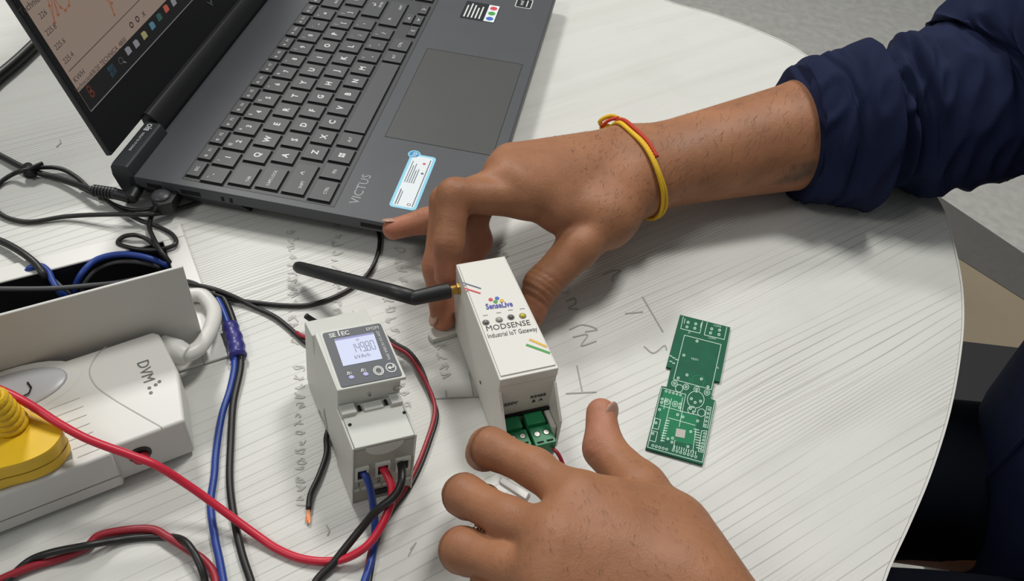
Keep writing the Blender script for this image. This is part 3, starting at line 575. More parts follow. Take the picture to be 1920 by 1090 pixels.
MB().tube([J(303, 653, 19), J(334, 661, 19), J(352, 668, 18.5)], [.0078, .0074, .0060], 24).build('cable_collar', WPL, ps, bevel=.0008)
cable('mains_cable', None, None, WPL, [(338, 662, 19), (352, 664, 18.5), (371, 654, 17.5), (388, 632, 15.5), (399, 606, 13), (401, 585, 10), (392, 567, 8), (376, 554, 7.2), (345, 556, 7.2)], .0046, 14, parent=ps)
so = [s2(*p) for p in [(-40, 915), (28, 898), (90, 882), (136, 860), (133, 842), (110, 800), (60, 770), (-40, 790)]]
MB().prism(so, ZS - .001, ZS + .0003, ST).build('socket_plate', GSOCK, ps)
# yellow plug sitting in the strip
yp = empty('yellow_plug', (*at(20, 840, ZS)[:2], ZS), 'yellow mains plug with ribbed boot sitting in the power strip', 'plug')
top = [(-60, 892), (0, 879), (48, 866), (91, 845), (110, 825), (117, 808), (104, 795), (60, 772), (20, 752), (-60, 770)]
ZP = ZS + .017
tb = [at(x, y, ZP) for x, y in top]
tp_s = spline(tb, 5, True); ctr = sum(tb) / len(tb)
mb = MB(); ring = lambda k, z: [(ctr[0] + (p[0] - ctr[0]) * k, ctr[1] + (p[1] - ctr[1]) * k, z) for p in tp_s]
mb.loft([ring(.97, ZS + .0008), ring(1.0, ZS + .003), ring(1.0, ZP - .0012), ring(.98, ZP)]); mb.build('plug_body', YEL, yp, smooth=False)
MB().tube(ring(1.004, ZS + .0085)[::1], .0003, 5, closed=True).build('plug_seam', YELD, yp)
mb = MB(); bz0 = at(22, 797, ZP); bz1 = at(-14, 742, ZP + .024)
nb = 6; pts = []; rs = []
for i in range(nb * 3 + 1):
    t = i / (nb * 3); pts.append(bz0 + (bz1 - bz0) * t); rs.append((.0085 - .0025 * t) * (1.0 if i % 3 else .86))
mb.tube(pts, rs, 18); mb.build('plug_boot', YEL, yp, smooth=False)
dv = (bz1 - bz0); cable_p = spline([bz1, bz1 + dv * .6 + np.array([-.01, 0, .004]), bz1 + np.array([-.05, .015, .012]), bz1 + np.array([-.11, .02, -.01]), bz1 + np.array([-.16, -.02, -.035]), bz1 + np.array([-.22, -.06, -.066]), bz1 + np.array([-.34, -.10, -.068])], 6)
MB().tube(cable_p, .0042, 12).build('cord', YEL, yp, smooth=True)
# ================================================================ energy meter
def bil(q, a, b): return (1-a)*(1-b)*q[0] + a*(1-b)*q[1] + a*b*q[2] + (1-a)*b*q[3]
MQ = [np.array(p) / 1000 for p in [(-72, 226), (-42, 239), (-83, 315), (-114.5, 300.5)]]      # front left, front right, back right, back left
SHR = np.array([.055, .040])
def mT(a, b, z): p = bil(MQ, a, b) + SHR * z; return np.array([p[0], p[1], z])
me_ = empty('energy_meter', (*bil(MQ, .5, .5), 0), 'grey two module energy meter with a lit display reading 149.80', 'meter')
ZH, ZB = .0495, .0655
def mlen(px, z):                                     # (a, b) of a pixel on the plane at height z
    p = at(px[0], px[1], z)[:2] - SHR * z; ab = np.array([.5, .5])
    for _ in range(12):
        f = bil(MQ, *ab) - p; Ja = (bil(MQ, ab[0] + 1e-4, ab[1]) - bil(MQ, *ab)) / 1e-4; Jb = (bil(MQ, ab[0], ab[1] + 1e-4) - bil(MQ, *ab)) / 1e-4
        ab = ab - np.linalg.solve(np.c_[Ja, Jb], f)
    return ab
b_f = .5 * (mlen((635, 731), ZB)[1] + mlen((761, 707), ZB)[1]); b_k = .5 * (mlen((592, 621), ZB)[1] + mlen((716, 600), ZB)[1])
# body as side profile (b, z) extruded across the width
mb = MB()
pf = [(0.0, .0015), (0.0, ZH - .008), (.0, ZH), (b_f, ZH + .001), (b_f, ZB), (b_k, ZB), (b_k + .012, ZB - .020), (b_k + .022, ZB - .020), (b_k + .06, ZB - .008), (.99, ZB - .012), (1.0, ZB - .014), (1.0, .004), (.97, .0015), (.72, .0015), (.70, .006), (.30, .006), (.28, .0015)]
nP = len(pf); tr2 = tessellate_polygon([[Vector((b, z * 10, 0)) for b, z in pf]])
mb.add([mT(0.015, b, z) for b, z in pf] + [mT(.985, b, z) for b, z in pf], [tuple(t) for t in tr2] + [tuple(nP + i for i in t[::-1]) for t in tr2] + [(i, (i + 1) % nP, nP + (i + 1) % nP, nP + i) for i in range(nP)])
bm_ = mb.build('housing', GPL, me_)
bmx = bmesh.new(); bmx.from_mesh(bm_.data); bmesh.ops.recalc_face_normals(bmx, faces=bmx.faces); bmx.to_mesh(bm_.data); bmx.free()
bv = bm_.modifiers.new('bevel', 'BEVEL'); bv.width = .0007; bv.segments = 2; bv.limit_method = 'ANGLE'
mb = MB()                                            # side cheeks of the front hood
for a0, a1 in ((0, .035), (.965, 1.0)): mb.box(a0, a1, -.012, b_f + .002, .001, ZH + .0012, mT)
mb.build('cheek', GPL, me_, bevel=.0005)
MB().box(.80, .90, .985, 1.015, ZB - .024, ZB - .0125, mT).build('rear_lug', GPL, me_, bevel=.0003)
mb = MB(); mb.box(.04, .96, -.01, b_f - .055, ZH, ZH + .0016, mT); mb.box(.03, .26, b_f - .075, b_f - .002, ZH, ZH + .0042, mT); mb.box(.80, .97, b_f - .075, b_f - .002, ZH, ZH + .0042, mT); mb.box(.38, .68, b_f - .07, b_f - .012, ZH, ZH + .0030, mT)
hood = mb.build('terminal_cover', GPL, me_, bevel=.0004)
MT2 = lambda z: (lambda a, b: mT(a, b, z))
mb = MB()
for p in ((656, 797), (758, 774)):
    ab = mlen(p, ZH + .0017); q = mT(*ab, ZH + .0018); mb.cyl(q, (0, 0, 1), .0009, .0001, 12)
for a in (.33, .74): mb.box(a - .02, a + .02, b_f - .05, b_f - .012, ZH + .001, ZH + .00185, mT)
mb.build('cover_hole', DARKHOLE, me_)
# front face and its three terminal openings
fr = MB(); fr.box(.035, .965, -.004, .0, .001, ZH - .002, mT); fr.build('terminal_face', MGREY, me_)
arc = MB(); pts = [(.5 + .30 * math.cos(t), ZH - .0005 + .0085 * math.sin(t)) for t in [math.pi + math.pi * k / 14 for k in range(15)]]
arc.prism([(a, z) for a, z in pts], 0, 1, lambda a, z, c: mT(a, -.005 - .004 * c, z)); arc.build('cover_tab', GPL, me_)
for a0, a1 in ((.05, .26), (.37, .60), (.69, .93)):
    z1, z0 = ZH * (1 - .34), ZH * (1 - .56); mb = MB()
    mb.box(a0, a1, -.022, -.004, z1 - .0014, z1 + .0006, mT); mb.box(a0, a0 + .035, -.018, -.004, z0, z1 - .0014, mT); mb.box(a1 - .035, a1, -.018, -.004, z0, z1 - .0014, mT); mb.box(a0, a1, -.012, -.004, z0 - .001, z0 + .0006, mT)
    t_ = mb.build('terminal_opening', GPL, me_)
    MB().box(a0 + .035, a1 - .035, -.0055, -.0045, z0 + .0006, z1 - .0014, mT).build('terminal_hole', DARKHOLE, t_)
mb = MB()
for a0, a1 in ((.04, .12), (.16, .33), (.36, .47), (.50, .64), (.72, .96)): mb.box(a0, a1, -.012, -.004, ZH * .235, ZH * .275, mT)
mb.build('lower_ledge', GPL, me_)
MB().box(.27, .64, -.012, -.003, ZH * .07, ZH * .17, mT).build('latch_slot', BLK, me_)
MF = lambda a, z: mT(a, -.0045, z)
mb = MB(); 
for s_, a in (('1', .12), ('2', .44)):
    mb.text(s_, 1, lambda x, y, a=a: mT(a + x * .0055 / .033, -.0048, ZH * .335 + y * .0055), (0, 0))
mb.build('terminal_number', INK, me_)
# display panel
PQp = [(640, 728), (755, 705), (713, 607), (604, 626.5)]
PQ3 = [at(x, y, ZB + .0001) for x, y in PQp]
def pT(u, v, h=.0003): p = bil(PQ3, u, v); return np.array([p[0], p[1], ZB + h])
MB().prism([(-.06, -.035), (1.045, -.035), (1.03, 1.06), (-.05, 1.06)], 0, 1, lambda a, b, c: pT(a, b, -.002 + .0022 * c)).build('panel_rim', GPL, me_, bevel=.0004)
pn = MB().prism(rrect(0, 1, 0, 1, .04), 0, 1, lambda a, b, c: pT(a, b, .0002 + .0004 * c)).build('display_panel', PANEL, me_)
PT = lambda u, v: pT(u, v, .0008)
lc = MB().add([PT(*p) for p in [(.145, .345), (.795, .345), (.825, .845), (.155, .845)]], [(0, 1, 2, 3)]).build('lcd', LCD, pn)
PT2 = lambda u, v: pT(u, v, .0010)
MB().add([PT2(*p) for p in [(.155, .81), (.82, .81), (.825, .845), (.155, .845)]], [(0, 1, 2, 3)]).build('lcd_edge', LCDP, pn)
mb = MB()
SEG = {'0': 'abcdef', '1': 'bc', '4': 'bcfg', '8': 'abcdefg', '9': 'abcdfg'}
def seven(ch, x, y, w_, h_):
    p = {'a': ((0, 1), (1, 1)), 'b': ((1, 1), (1, .5)), 'c': ((1, .5), (1, 0)), 'd': ((0, 0), (1, 0)), 'e': ((0, 0), (0, .5)), 'f': ((0, .5), (0, 1)), 'g': ((0, .5), (1, .5))}
    for s_ in SEG[ch]:
        a, b_ = (np.array(q, float) for q in p[s_]); d = b_ - a; a, b_ = a + d * .1, b_ - d * .1
        mb.ribbon([(x + a[0] * w_, y + a[1] * h_), (x + b_[0] * w_, y + b_[1] * h_)], .011, PT2)
for i, ch_ in enumerate('14980'): seven(ch_, .375 + i * .082, .535, .054, .165)
mb.disc((.375 + 2 * .082 + .068, .537), .010, PT2, 8)
mb.text('kVArh', .10, PT2, (.50, .455)); mb.text('3P', .06, PT2, (.52, .755)); mb.build('lcd_digits', LCDT, pn)
mb = MB(); mb.text('SE', .105, PT, (.150, .922), sx=1.1, bold=True); mb.text('l', .150, PT, (.262, .937), bold=True); mb.text('EC', .105, PT, (.368, .922), sx=1.1, bold=True); mb.text('EM2M', .085, PT, (.835, .92), sx=1.0)
mb.text('230V 0.5-10(100)A 50Hz', .070, PT, (.895, .58), rot=-math.pi / 2 + .02, sx=.78)
mb.text('⎍1', .07, PT, (.20, .205)); mb.text('⎍2', .07, PT, (.43, .205)); mb.ribbon([(.155, .19), (.175, .19), (.175, .225), (.20, .225), (.20, .19)], .012, PT); mb.ribbon([(.385, .20), (.405, .20), (.405, .235), (.43, .235), (.43, .20)], .012, PT)
for c_ in ((.66, .155), (.87, .165)): mb.disc(c_, .085, PT, 22, .068)
mb.disc((.66, .155), .060, PT, 18, .046); mb.ribbon([(.915, .20), (.915, .165), (.83, .165)], .02, PT); mb.add([PT(.865, .20), PT(.81, .165), PT(.865, .13)], [(0, 1, 2)])
mb.build('panel_print', INKW, pn)
for c_ in ((.21, .135), (.445, .140)): MB().dome(PT(*c_), .0014, .0011, .0006, 12, 3).build('indicator', LEDV, pn, smooth=True)
mb = MB().disc((.5, .5), .0009, lambda x, y: mT(.5 + (x - .5) / .033, b_f - .001 / .08, ZB - .008 + (y - .5)), 8)
mb.disc((.5, .5), .0022, lambda x, y: mT(.93 + (x - .5) / .033, b_f - .001 / .08, ZB - .007 + (y - .5)), 14, .0017); mb.build('moulding_mark', mat('mould_mark', '6d6d66', .6), me_)
mb = MB(); mb.prism([(.50, .006), (.56, .016), (.585, .018), (.60, .012), (.575, .004), (.53, .002)], 0, 1, lambda b, z, c: mT(.012 - .004 * c, b, z + .002)); mb.build('side_catch', MGREY, me_)
# ================================================================ gateway box
ZG = .058
GQ = [at(*p, ZG)[:2] for p in [(937.5, 711), (1047.5, 688), (946.5, 479), (855.5, 494.5)]]
def gT(a, b, z): p = bil(GQ, a, b); return np.array([p[0], p[1], z])
def gab(px, z):
    p = at(px[0], px[1], z)[:2]; ab = np.array([.5, .5])
    for _ in range(15):
        f = bil(GQ, *ab) - p; Ja = (bil(GQ, ab[0] + 1e-4, ab[1]) - bil(GQ, *ab)) / 1e-4; Jb = (bil(GQ, ab[0], ab[1] + 1e-4) - bil(GQ, *ab)) / 1e-4
        ab = ab - np.linalg.solve(np.c_[Ja, Jb], f)
    return ab
gw = empty('gateway_box', (*bil(GQ, .5, .4), 0), 'white slim gateway module with printed logo, between the two hands', 'electronic module')
mb = MB(); BW = -.17
mb.box(0, 1, 0, 1, .003, ZG - .0075, gT); mb.build('case', GW, gw, bevel=.0006)
mb = MB()
for a0, a1 in ((0, .045), (.955, 1.0)):
    poly = [(.002, .003), (.002, ZG - .012), (-.01, ZG - .0125), (BW * .9, ZG - .028), (BW, ZG - .030), (BW, .003)]
    MB().prism(poly, 0, 1, lambda b, z, c, a0=a0, a1=a1: gT(a0 + (a1 - a0) * c, b, z)).build('side_wing', GW, gw)
MB().box(.045, .955, BW, .001, .003, .008, gT).build('case_floor', GWI, gw)
lidg = MB().box(-.006, 1.006, -.004, 1.004, ZG - .0075, ZG - .0008, gT).build('cover', GW, gw, bevel=.0007)
MB().box(.03, .97, .02, .985, ZG - .001, ZG, gT).build('label_plate', GW, gw, bevel=.0003)
GTT = lambda a, b: gT(a, b, ZG + .00015)
def gpx(px, py): return gab((px, py), ZG + .00015)
def gtext(m_, s_, p0, p1, hgt, bold=False):            # text fitted between two pixels of its baseline centre
    A, Bp = gT(*gpx(*p0), 0)[:2], gT(*gpx(*p1), 0)[:2]; d = Bp - A; L = np.linalg.norm(d); d /= L; n_ = np.array([-d[1], d[0]])
    v, f = glyphs(s_, 'CENTER', bold); xs = [x for x, _ in v]; k = L / (max(xs) - min(xs)); c = (A + Bp) / 2
    m_.add([(*(c + d * (x - (max(xs) + min(xs)) / 2) * k + n_ * y * hgt), ZG + .0002) for x, y in v], f)
def gline(m_, pts, wmm): 
    w_ = [gT(*gpx(*p), 0)[:2] for p in pts]; m_.ribbon(w_, wmm / 1000, lambda x, y: (x, y, ZG + .00018))
mb = MB(); gtext(mb, 'MODSENSE', (912, 617), (994, 605), .0054); gtext(mb, 'Industrial IoT Gateway', (915, 631), (1007, 617), .0046); mb.build('printed_text', INK, gw)
mb = MB(); gtext(mb, 'SenseLive', (911, 576), (961, 570), .0058, True); mb.build('logo_text', TXB, gw)
for p, m_ in (((920, 562), LOGR), ((932, 559.5), LOGB), ((929, 566), LOGG), ((941, 564), LOGY)):
    c_ = gT(*gpx(*p), 0); MB().disc(c_[:2], .0013, lambda x, y: (x, y, ZG + .0002), 12).build('logo_dot', m_, gw)
for pts, m_, w_ in (([(867, 530), (901, 541)], mat('logo_slate', '566070', .5), .9), ([(872, 541), (900, 550)], LOGR, 1.1), ([(994, 637), (1024, 650)], LOGY, 1.5), ([(988, 647), (1030, 662)], LOGG, 1.5)):
    mb = MB(); gline(mb, pts, w_); mb.build('accent_stripe', m_, gw)
mb = MB(); mb2 = MB()
for i, p in enumerate(((911, 605), (936, 600), (958, 595), (980, 592.5))):
    c_ = gT(*gpx(*p), 0); c3 = (c_[0], c_[1], ZG + .0001); l_ = MB().dome(c3, .0016, .0016, .0012, 14, 4).build('indicator_light', [mat('led_smoke', '6f6e6a', .2), mat('led_clear', 'a8a79e', .15), mat('led_dark', '5f605c', .2), mat('led_yellow', 'c8b830', .2)][i], gw, smooth=True)
    mb.disc(c_[:2], .0021, lambda x, y: (x, y, ZG + .00018), 16, .0016); gline(mb2, [(p[0] - 5, p[1] - 13), (p[0] + 3, p[1] - 14)], .5)
mb.build('light_hole', mat('hole_grey', '7c7b76', .6), gw); mb2.build('light_caption', mat('caption_grey', '9a9a94', .6), gw)
GF = lambda a, z: gT(a, -.003, z)
mb = MB()
for s_, a, z, h in (('250V', .24, .0332, .0036), ('RS485', .72, .0352, .0034), ('B  A', .72, .0310, .0034)): mb.text(s_, 1, lambda x, y, a=a, z=z, h=h: GF(a + x * h / .031, z + y * h), (0, 0), bold=True)
mb.build('port_print', INK, gw)
MB().box(.06, .94, -.02, -.002, .0215, .0238, gT).build('port_slot', DARKHOLE, gw)
MB().box(.86, .94, -.155, -.004, .012, .0215, gT).build('inner_rail', GW, gw)
mb = MB(); q = gT(-.004, .33, .018); mb.cyl(q, gT(-1, .33, 0) - gT(0, .33, 0), .0011, .0002, 10); mb.build('side_hole', INK, gw)
# two green plug-in terminals
for i, (a0, a1) in enumerate(((.07, .43), (.48, .84))):
    t_ = empty('terminal_plug', gT((a0 + a1) / 2, -.12, .01), ['green screw terminal plug under the fingertip, in the left socket', 'green screw terminal plug in the right socket of the gateway'][i], 'connector', None)
    b0 = BW - (.055 if i == 0 else .075)
    MB().box(a0, a1 - .04, BW * .62, -.012, .009, .0225, gT).build('plug_body', TERM, t_, bevel=.0003)
    MB().box(a0 + .02, a1 + .02, b0, BW * .62, .009, .0195, gT).build('screw_block', TERM, t_, bevel=.0003)
    for k in (0, 1):
        a = a0 + .02 + (a1 - a0) * (.27 + .46 * k); cp = gT(a, (b0 + BW * .62) / 2 + .015, .0194)
        h_ = MB().cyl(cp, (0, 0, 1), .0021, .0002, 18).build('screw_hole', TERMD, t_)
        MB().cyl(cp + np.array([0, -.0002, .0001]), (0, 0, 1), .0015, .0003, 14).build('screw', STEEL, h_)
        MB().box(a - .055, a + .055, b0 + .014, b0 + .026, .0194, .0197, gT).build('slot', DARKHOLE, t_)
# antenna
an = empty('antenna', gT(-.05, .78, .042), 'black stub antenna with a hinged joint and brass connector on the gateway side', 'antenna')
c0 = gT(0, gab((852, 545), .043)[1], .0445); c0 = gT(-.01, gab((853, 543), .046)[1], .046)
ax = J(780, 557, 44) - c0; ax /= np.linalg.norm(ax)
MB().cyl(c0 - ax * .001, ax, .0036, .0022, 6).cyl(c0 + ax * .0012, ax, .0029, .0042, 16).build('brass_connector', GOLD, an, bevel=.0002)
jt = J(778, 559, 44)
MB().tube([c0 + ax * .005, c0 + ax * .0058, c0 + ax * .012, jt - ax * .0], [.0040, .0047, .0047, .0044], 18).build('antenna_base', BLK, an, smooth=True, bevel=.0004)
MB().dome(jt, .0044, .0044, .0044, 14, 8, full=True).build('antenna_joint', BLK, an, smooth=True)
MB().tube([jt, J(735, 547, 39), J(640, 522, 26), J(562, 502, 12), J(556, 500, 11)], [.0044, .0046, .0043, .0040, .0032], 18).build('antenna_whip', BLK, an, smooth=True)
# small clip piece under the fingertip
cl = MB().prism([tuple(at(x, y, .004)[:2]) for x, y in [(802, 628), (812, 608), (850, 604), (862, 622), (840, 630), (812, 637)]], .0006, .004)
tag(cl.build('clip_tab', mat('clear_plastic', 'c9c8c0', .25, mottle=.1), None), 'small pale plastic tab pinned under the middle fingertip', 'clip')
# ================================================================ circuit board
ZC = .0018
pb = empty('circuit_board', at(1290, 735, 0), 'bare green circuit board lying on the table right of the gateway', 'circuit board')
def c2(x, y): return (1180 + x / 3.405, 570 + y / 3.405)
def PC(x, y, z=ZC): return at(*c2(x, y), z)
out_ = [(325, 70), (645, 150), (578, 500), (545, 490), (520, 605), (552, 620), (470, 1028), (105, 922), (205, 525), (240, 530), (267, 410), (236, 402)]
MB().prism([tuple(PC(*p)[:2]) for p in out_], .0004, ZC).build('board', PCB, pb)
CT = lambda x, y: PC(x, y, ZC + .0001)
mb = MB(); R_ = lambda pts, w_=4: mb.ribbon(pts, w_, CT)
for pts in ([(345, 82), (328, 158), (450, 188), (468, 112)], [(498, 118), (478, 198), (606, 228), (622, 150)], [(352, 200), (586, 260), (524, 548), (282, 482), (352, 200)], [(207, 535), (116, 915), (466, 1012), (545, 625)], [(214, 538), (360, 578), (318, 785)], [(270, 605), (238, 735)], [(250, 728), (420, 776)], [(196, 648), (345, 690), (440, 712)], [(165, 730), (200, 740), (184, 803), (148, 794), (165, 730)], [(142, 810), (180, 820), (166, 882), (128, 872), (142, 810)],
            [(495, 655), (523, 662), (500, 792), (472, 785), (495, 655)], [(462, 810), (495, 812), (470, 950), (440, 942), (462, 810)], [(425, 800), (405, 940)], [(280, 925), (292, 870)], [(232, 600), (220, 670)], [(340, 600), (325, 690)], [(356, 95), (350, 125)], [(460, 122), (454, 150)], [(240, 730), (205, 880)]): R_(pts)
for i in range(8): R_([(412 + (7 - i) * 2.2, 930 - i * 17 - 12), (446 + (7 - i) * 2.2, 938 - i * 17 - 12)], 5)
for i in range(9): R_([(200 + i * 4.2, 872 - i * 16), (222 + i * 4.2, 876 - i * 16)], 6)
def O(x, y, r, ri=None): mb.disc((x, y), r, CT, 16, r * .7 if ri is None else ri)
O(424, 612, 56, 52); O(318, 540, 26, 22); O(398, 678, 27, 23); O(460, 695, 26, 22)
for x, y in ((375, 118), (368, 147), (424, 128), (418, 156), (526, 160), (518, 186), (576, 168), (572, 196), (432, 238), (348, 328), (312, 474), (368, 454), (460, 480), (502, 530), (288, 508), (362, 530), (430, 546), (496, 566), (396, 606), (455, 622), (420, 630), (210, 608), (206, 630), (193, 675), (325, 640), (320, 662), (308, 708), (342, 722), (436, 748), (392, 816), (246, 862), (276, 858), (272, 884), (374, 912), (170, 760), (150, 828), (240, 622), (292, 640), (390, 668), (410, 690)): O(x, y, 9, 4)
for x, y in ((288, 508), (362, 530), (430, 546), (496, 566), (240, 625), (292, 640)): O(x, y, 20, 16)
for i in range(5): O(235 + i * 23, 558 + i * 6, 8, 4); O(150 + i * 22, 905 + i * 6, 9, 5); O(508 - i * 5.5, 675 + i * 25, 8, 4)
for i in range(7): O(280 + i * 24, 935 + i * 7, 9, 5)
for i in range(6): O(480 - i * 4, 828 + i * 21, 8, 4)
for i in range(10): R_([(290 + i * 15, 905 + i * 4.2), (287 + i * 15, 925 + i * 4.2)], 5)
mb.text('HLK1', 20, lambda x, y: CT(420 + x, 354 - y + x * .2), (0, 0)); mb.text('J2', 20, lambda x, y: CT(384 + x, 180 - y + x * .2), (0, 0)); mb.text('CON1', 18, lambda x, y: CT(530 + x, 220 - y + x * .2), (0, 0)); mb.text('CON2', 18, lambda x, y: CT(562 + x, 142 - y + x * .2), (0, 0)); mb.text('R', 20, lambda x, y: CT(566 + x, 410 - y + x * .2), (0, 0))
for i in range(5): R_([(258 + (i % 3) * 18, 330 + i * 12), (272 + (i % 3) * 18, 336 + i * 11)], 6)
mb.build('silkscreen', SILK, pb)['kind'] = 'stuff'
MB().prism([tuple(PC(*p)[:2]) for p in [(300, 796), (360, 808), (352, 860), (292, 848)]], ZC, ZC + .00025).build('solder_pad', PADT, pb)
mb = MB(); mb.add([PC(x, y, ZC + .00004) for x, y in [(222, 548), (352, 585), (330, 690), (440, 720), (405, 900), (200, 862), (188, 720)]], [tuple(range(7))[::-1]])
for pts in ([(385, 520), (388, 480), (368, 460)], [(398, 528), (404, 470), (420, 455), (470, 465), (480, 490), (466, 530)], [(250, 830), (282, 760), (320, 740)], [(340, 875), (392, 830), (402, 780)], [(330, 770), (372, 720), (420, 730)], [(260, 780), (265, 840), (240, 860)], [(378, 870), (360, 905)], [(515, 560), (530, 600)], [(410, 760), (380, 800)], [(300, 700), (240, 700), (215, 690)]): mb.ribbon(pts, 5, lambda x, y: PC(x, y, ZC + .00006))
mb.build('copper_trace', PCBL, pb)['kind'] = 'stuff'
# ================================================================ wires
cable('red_wire', 'long red wire crossing the power strip and curving into the meter', 'wire', CABR, [(-1250, 1700, 3), (-1000, 1350, 30), (-750, 1060, 52), (-480, 880, 58), (-300, 795, 60), (-150, 735, 62), (-60, 712, 62), (0, 731, 58), (54, 758, 56), (111, 795, 52), (165, 824, 47), (248, 855, 39), (289, 871, 35), (355, 912, 22), (413, 954, 12), (480, 1003, 4), (520, 1030, 2.2), (565, 1048, 2.2), (612, 1053, 3), (650, 1047, 6), (690, 1022, 12), (716, 985, 17), (733, 942, 22), (734, 912, 26), (724, 888, 28), (714, 872, 27), (711, 866, 25)], .0021, 12)
cable('blue_wire', 'short blue wire from the left meter terminal down the near table', 'wire', CABB, [(677, 874, 25), (679, 881, 27), (688, 898, 26), (695, 920, 20), (699, 945, 13), (703, 985, 6), (701, 1025, 2.5), (692, 1065, 2.5), (680, 1100, 2.2), (660, 1180, 2.2), (600, 1350, 2.2), (580, 1650, 2.2)], .0020, 12)
cable('black_wire', 'black wire from the right meter terminal crossing over the red and blue', 'wire', CAB, [(751, 860, 26), (751, 866, 29), (754, 884, 31), (753, 903, 31), (747, 920, 29), (735, 935, 27), (717, 949, 24), (700, 964, 20), (680, 988, 14), (650, 1025, 8), (622, 1060, 4), (592, 1092, 2.4), (565, 1170, 2.2), (540, 1350, 2.2), (520, 1650, 2.2)], .0021, 12)
cable('red_wire', 'thin dark red wire curving round the right side of the meter', 'wire', CABR2, [(700, 620, 3), (738, 648, 3), (764, 664, 3), (785, 693, 3), (812, 748, 3), (815, 776, 3), (800, 828, 3), (779, 880, 3), (758, 920, 3), (734, 950, 4), (712, 985, 5), (698, 1022, 3), (690, 1055, 2), (684, 1100, 2), (668, 1170, 2), (640, 1360, 2), (650, 1650, 2)], .0013)
cable('black_wire', 'thin black wire paired with the dark red one beside the meter', 'wire', CAB, [(700, 612, 3), (740, 644, 3.5), (766, 659, 3.5), (788, 688, 2), (807, 740, 1.5), (819, 778, 1.5), (806, 828, 1.5), (785, 882, 1.5), (763, 922, 1.5), (740, 952, 2), (716, 990, 2), (704, 1025, 1.5), (698, 1060, 1.5), (690, 1105, 1.5), (678, 1175, 1.5), (652, 1360, 1.5), (668, 1650, 1.5)], .0013)
sw_ = empty('stripped_wire', J(590, 900, 2), 'short black wire stub with bare copper end left of the meter', 'wire')
cable('insulation', None, None, CAB, [(618, 800, 6), (612, 820, 3), (612, 850, 2), (597, 895, 2), (582, 928, 2), (578.5, 955, 2)], .0016, parent=sw_)
mb = MB()
for k in range(7):
    dx = (k - 3) * .8; mb.tube(spline([J(578.5 + dx * .6, 952, 2), J(578 + dx, 966, 2), J(578 + dx * 1.6 + random.uniform(-1, 1), 978 + random.uniform(-2, 6), 1.6)], 4), .00035, 5)
mb.build('copper_strands', COP, sw_)
for lb, m_, px in (('blue half of the taped wire pair hanging down the table middle-left', CABB, [(398, 552, 3), (408, 562, 3), (426, 602, 3), (437, 640, 3), (440, 684, 3), (431, 731, 2), (417, 775, 2), (405, 850, 2), (402, 890, 2), (395, 945, 2), (402, 1005, 2), (412, 1053, 2), (419, 1092, 2), (436, 1180, 2), (420, 1360, 2), (360, 1650, 2)]), ('black half of the taped wire pair hanging down the table middle-left', CAB, [(408, 548, 3), (421, 562, 3), (438, 602, 3), (448, 640, 3), (452, 684, 3), (438, 755, 2), (433, 826, 2), (431, 908, 2), (440, 978, 2), (454, 1040, 2), (471, 1092, 2), (494, 1180, 2), (470, 1370, 2), (400, 1660, 2)])):
    cable('blue_wire' if m_ is CABB else 'black_wire', lb, 'wire', m_, px, .0020)
tp_ = MB().tube(spline([J(431, 611, 3.8), J(441, 640, 3.8), J(446, 668, 3.8)], 6), [.0049 + .0004 * math.sin(i * 1.7) for i in range(13)], 14).build('tape_wrap', TAPE, None, smooth=True); tag(tp_, 'purple tape wrapped round the blue and black wire pair', 'tape')
MB().prism([tuple(at(x, y, .003)[:2]) for x, y in [(434, 668), (448, 668), (438, 672), (431, 686), (430, 680)]], .0025, .0033).build('tape_tail', TAPE, tp_, origin=(0, 0, 0))
cable('black_wire', 'thin black wire running from the well to behind the meter', 'wire', CAB, [(292, 524, -8), (326, 527, 2), (362, 534, 5), (400, 542, 6.5), (437, 556, 4.5), (475, 575, 2), (515, 594, 2), (550, 622, 2), (572, 642, 2), (590, 650, 2)], .0015)
cable('red_wire', 'short red wire end poking out behind the meter', 'wire', CABR2, [(556, 624, 2.5), (564, 629, 4), (574, 633, 4), (592, 640, 3)], .0013)
cable('black_wire', 'black wire tip standing up behind the back of the meter', 'wire', CAB, [(573, 592, 12), (580, 597, 10), (592, 604, 7), (610, 612, 4)], .0018)
cable('red_wire', 'red half of the twisted pair at the near left table edge', 'wire', CABR2, [(-700, 1440, 2.2), (-400, 1310, 2.2), (-150, 1170, 2.5), (-30, 1102, 3), (0, 1088, 3), (54, 1065, 3), (124, 1044, 2), (165, 1024, 3), (182, 1007, 3.5), (219, 997, 3), (285, 993, 3), (314, 1007, 4), (351, 1030, 4), (384, 1053, 2), (403, 1082, 2.2), (402, 1140, 2.2), (355, 1300, 2.2), (250, 1500, 2.2)], .0021)
cable('black_wire', 'black half of the twisted pair at the near left table edge', 'wire', CAB, [(-700, 1500, 2), (-400, 1365, 2), (-130, 1205, 2), (-10, 1116, 2), (21, 1082, 2.5), (54, 1053, 3), (91, 1038, 6.5), (165, 1023, 7.5), (231, 1012, 2), (305, 1007, 2), (342, 1013, 6), (363, 1036, 8), (378, 1068, 6), (384, 1095, 3), (368, 1160, 2), (325, 1300, 2), (215, 1500, 2)], .0019)
wc_ = MB().hexa([at(*p, .012) for p in [(936, 910), (988, 944), (996, 930), (944, 898)]], [at(*p, .020) for p in [(934, 904), (986, 938), (993, 924), (941, 893)]])
tag(wc_.build('wire_connector', WPL, None, bevel=.0008), 'small white wire connector seen between the fingers of the near hand', 'connector')
cable('red_wire', 'short red wire leaving the right green terminal plug', 'wire', CABR2, [(1036, 842, 14), (1044, 848, 14), (1052, 862, 12), (1060, 885, 8), (1070, 920, 3)], .0011)
from mathutils import noise as mnoise
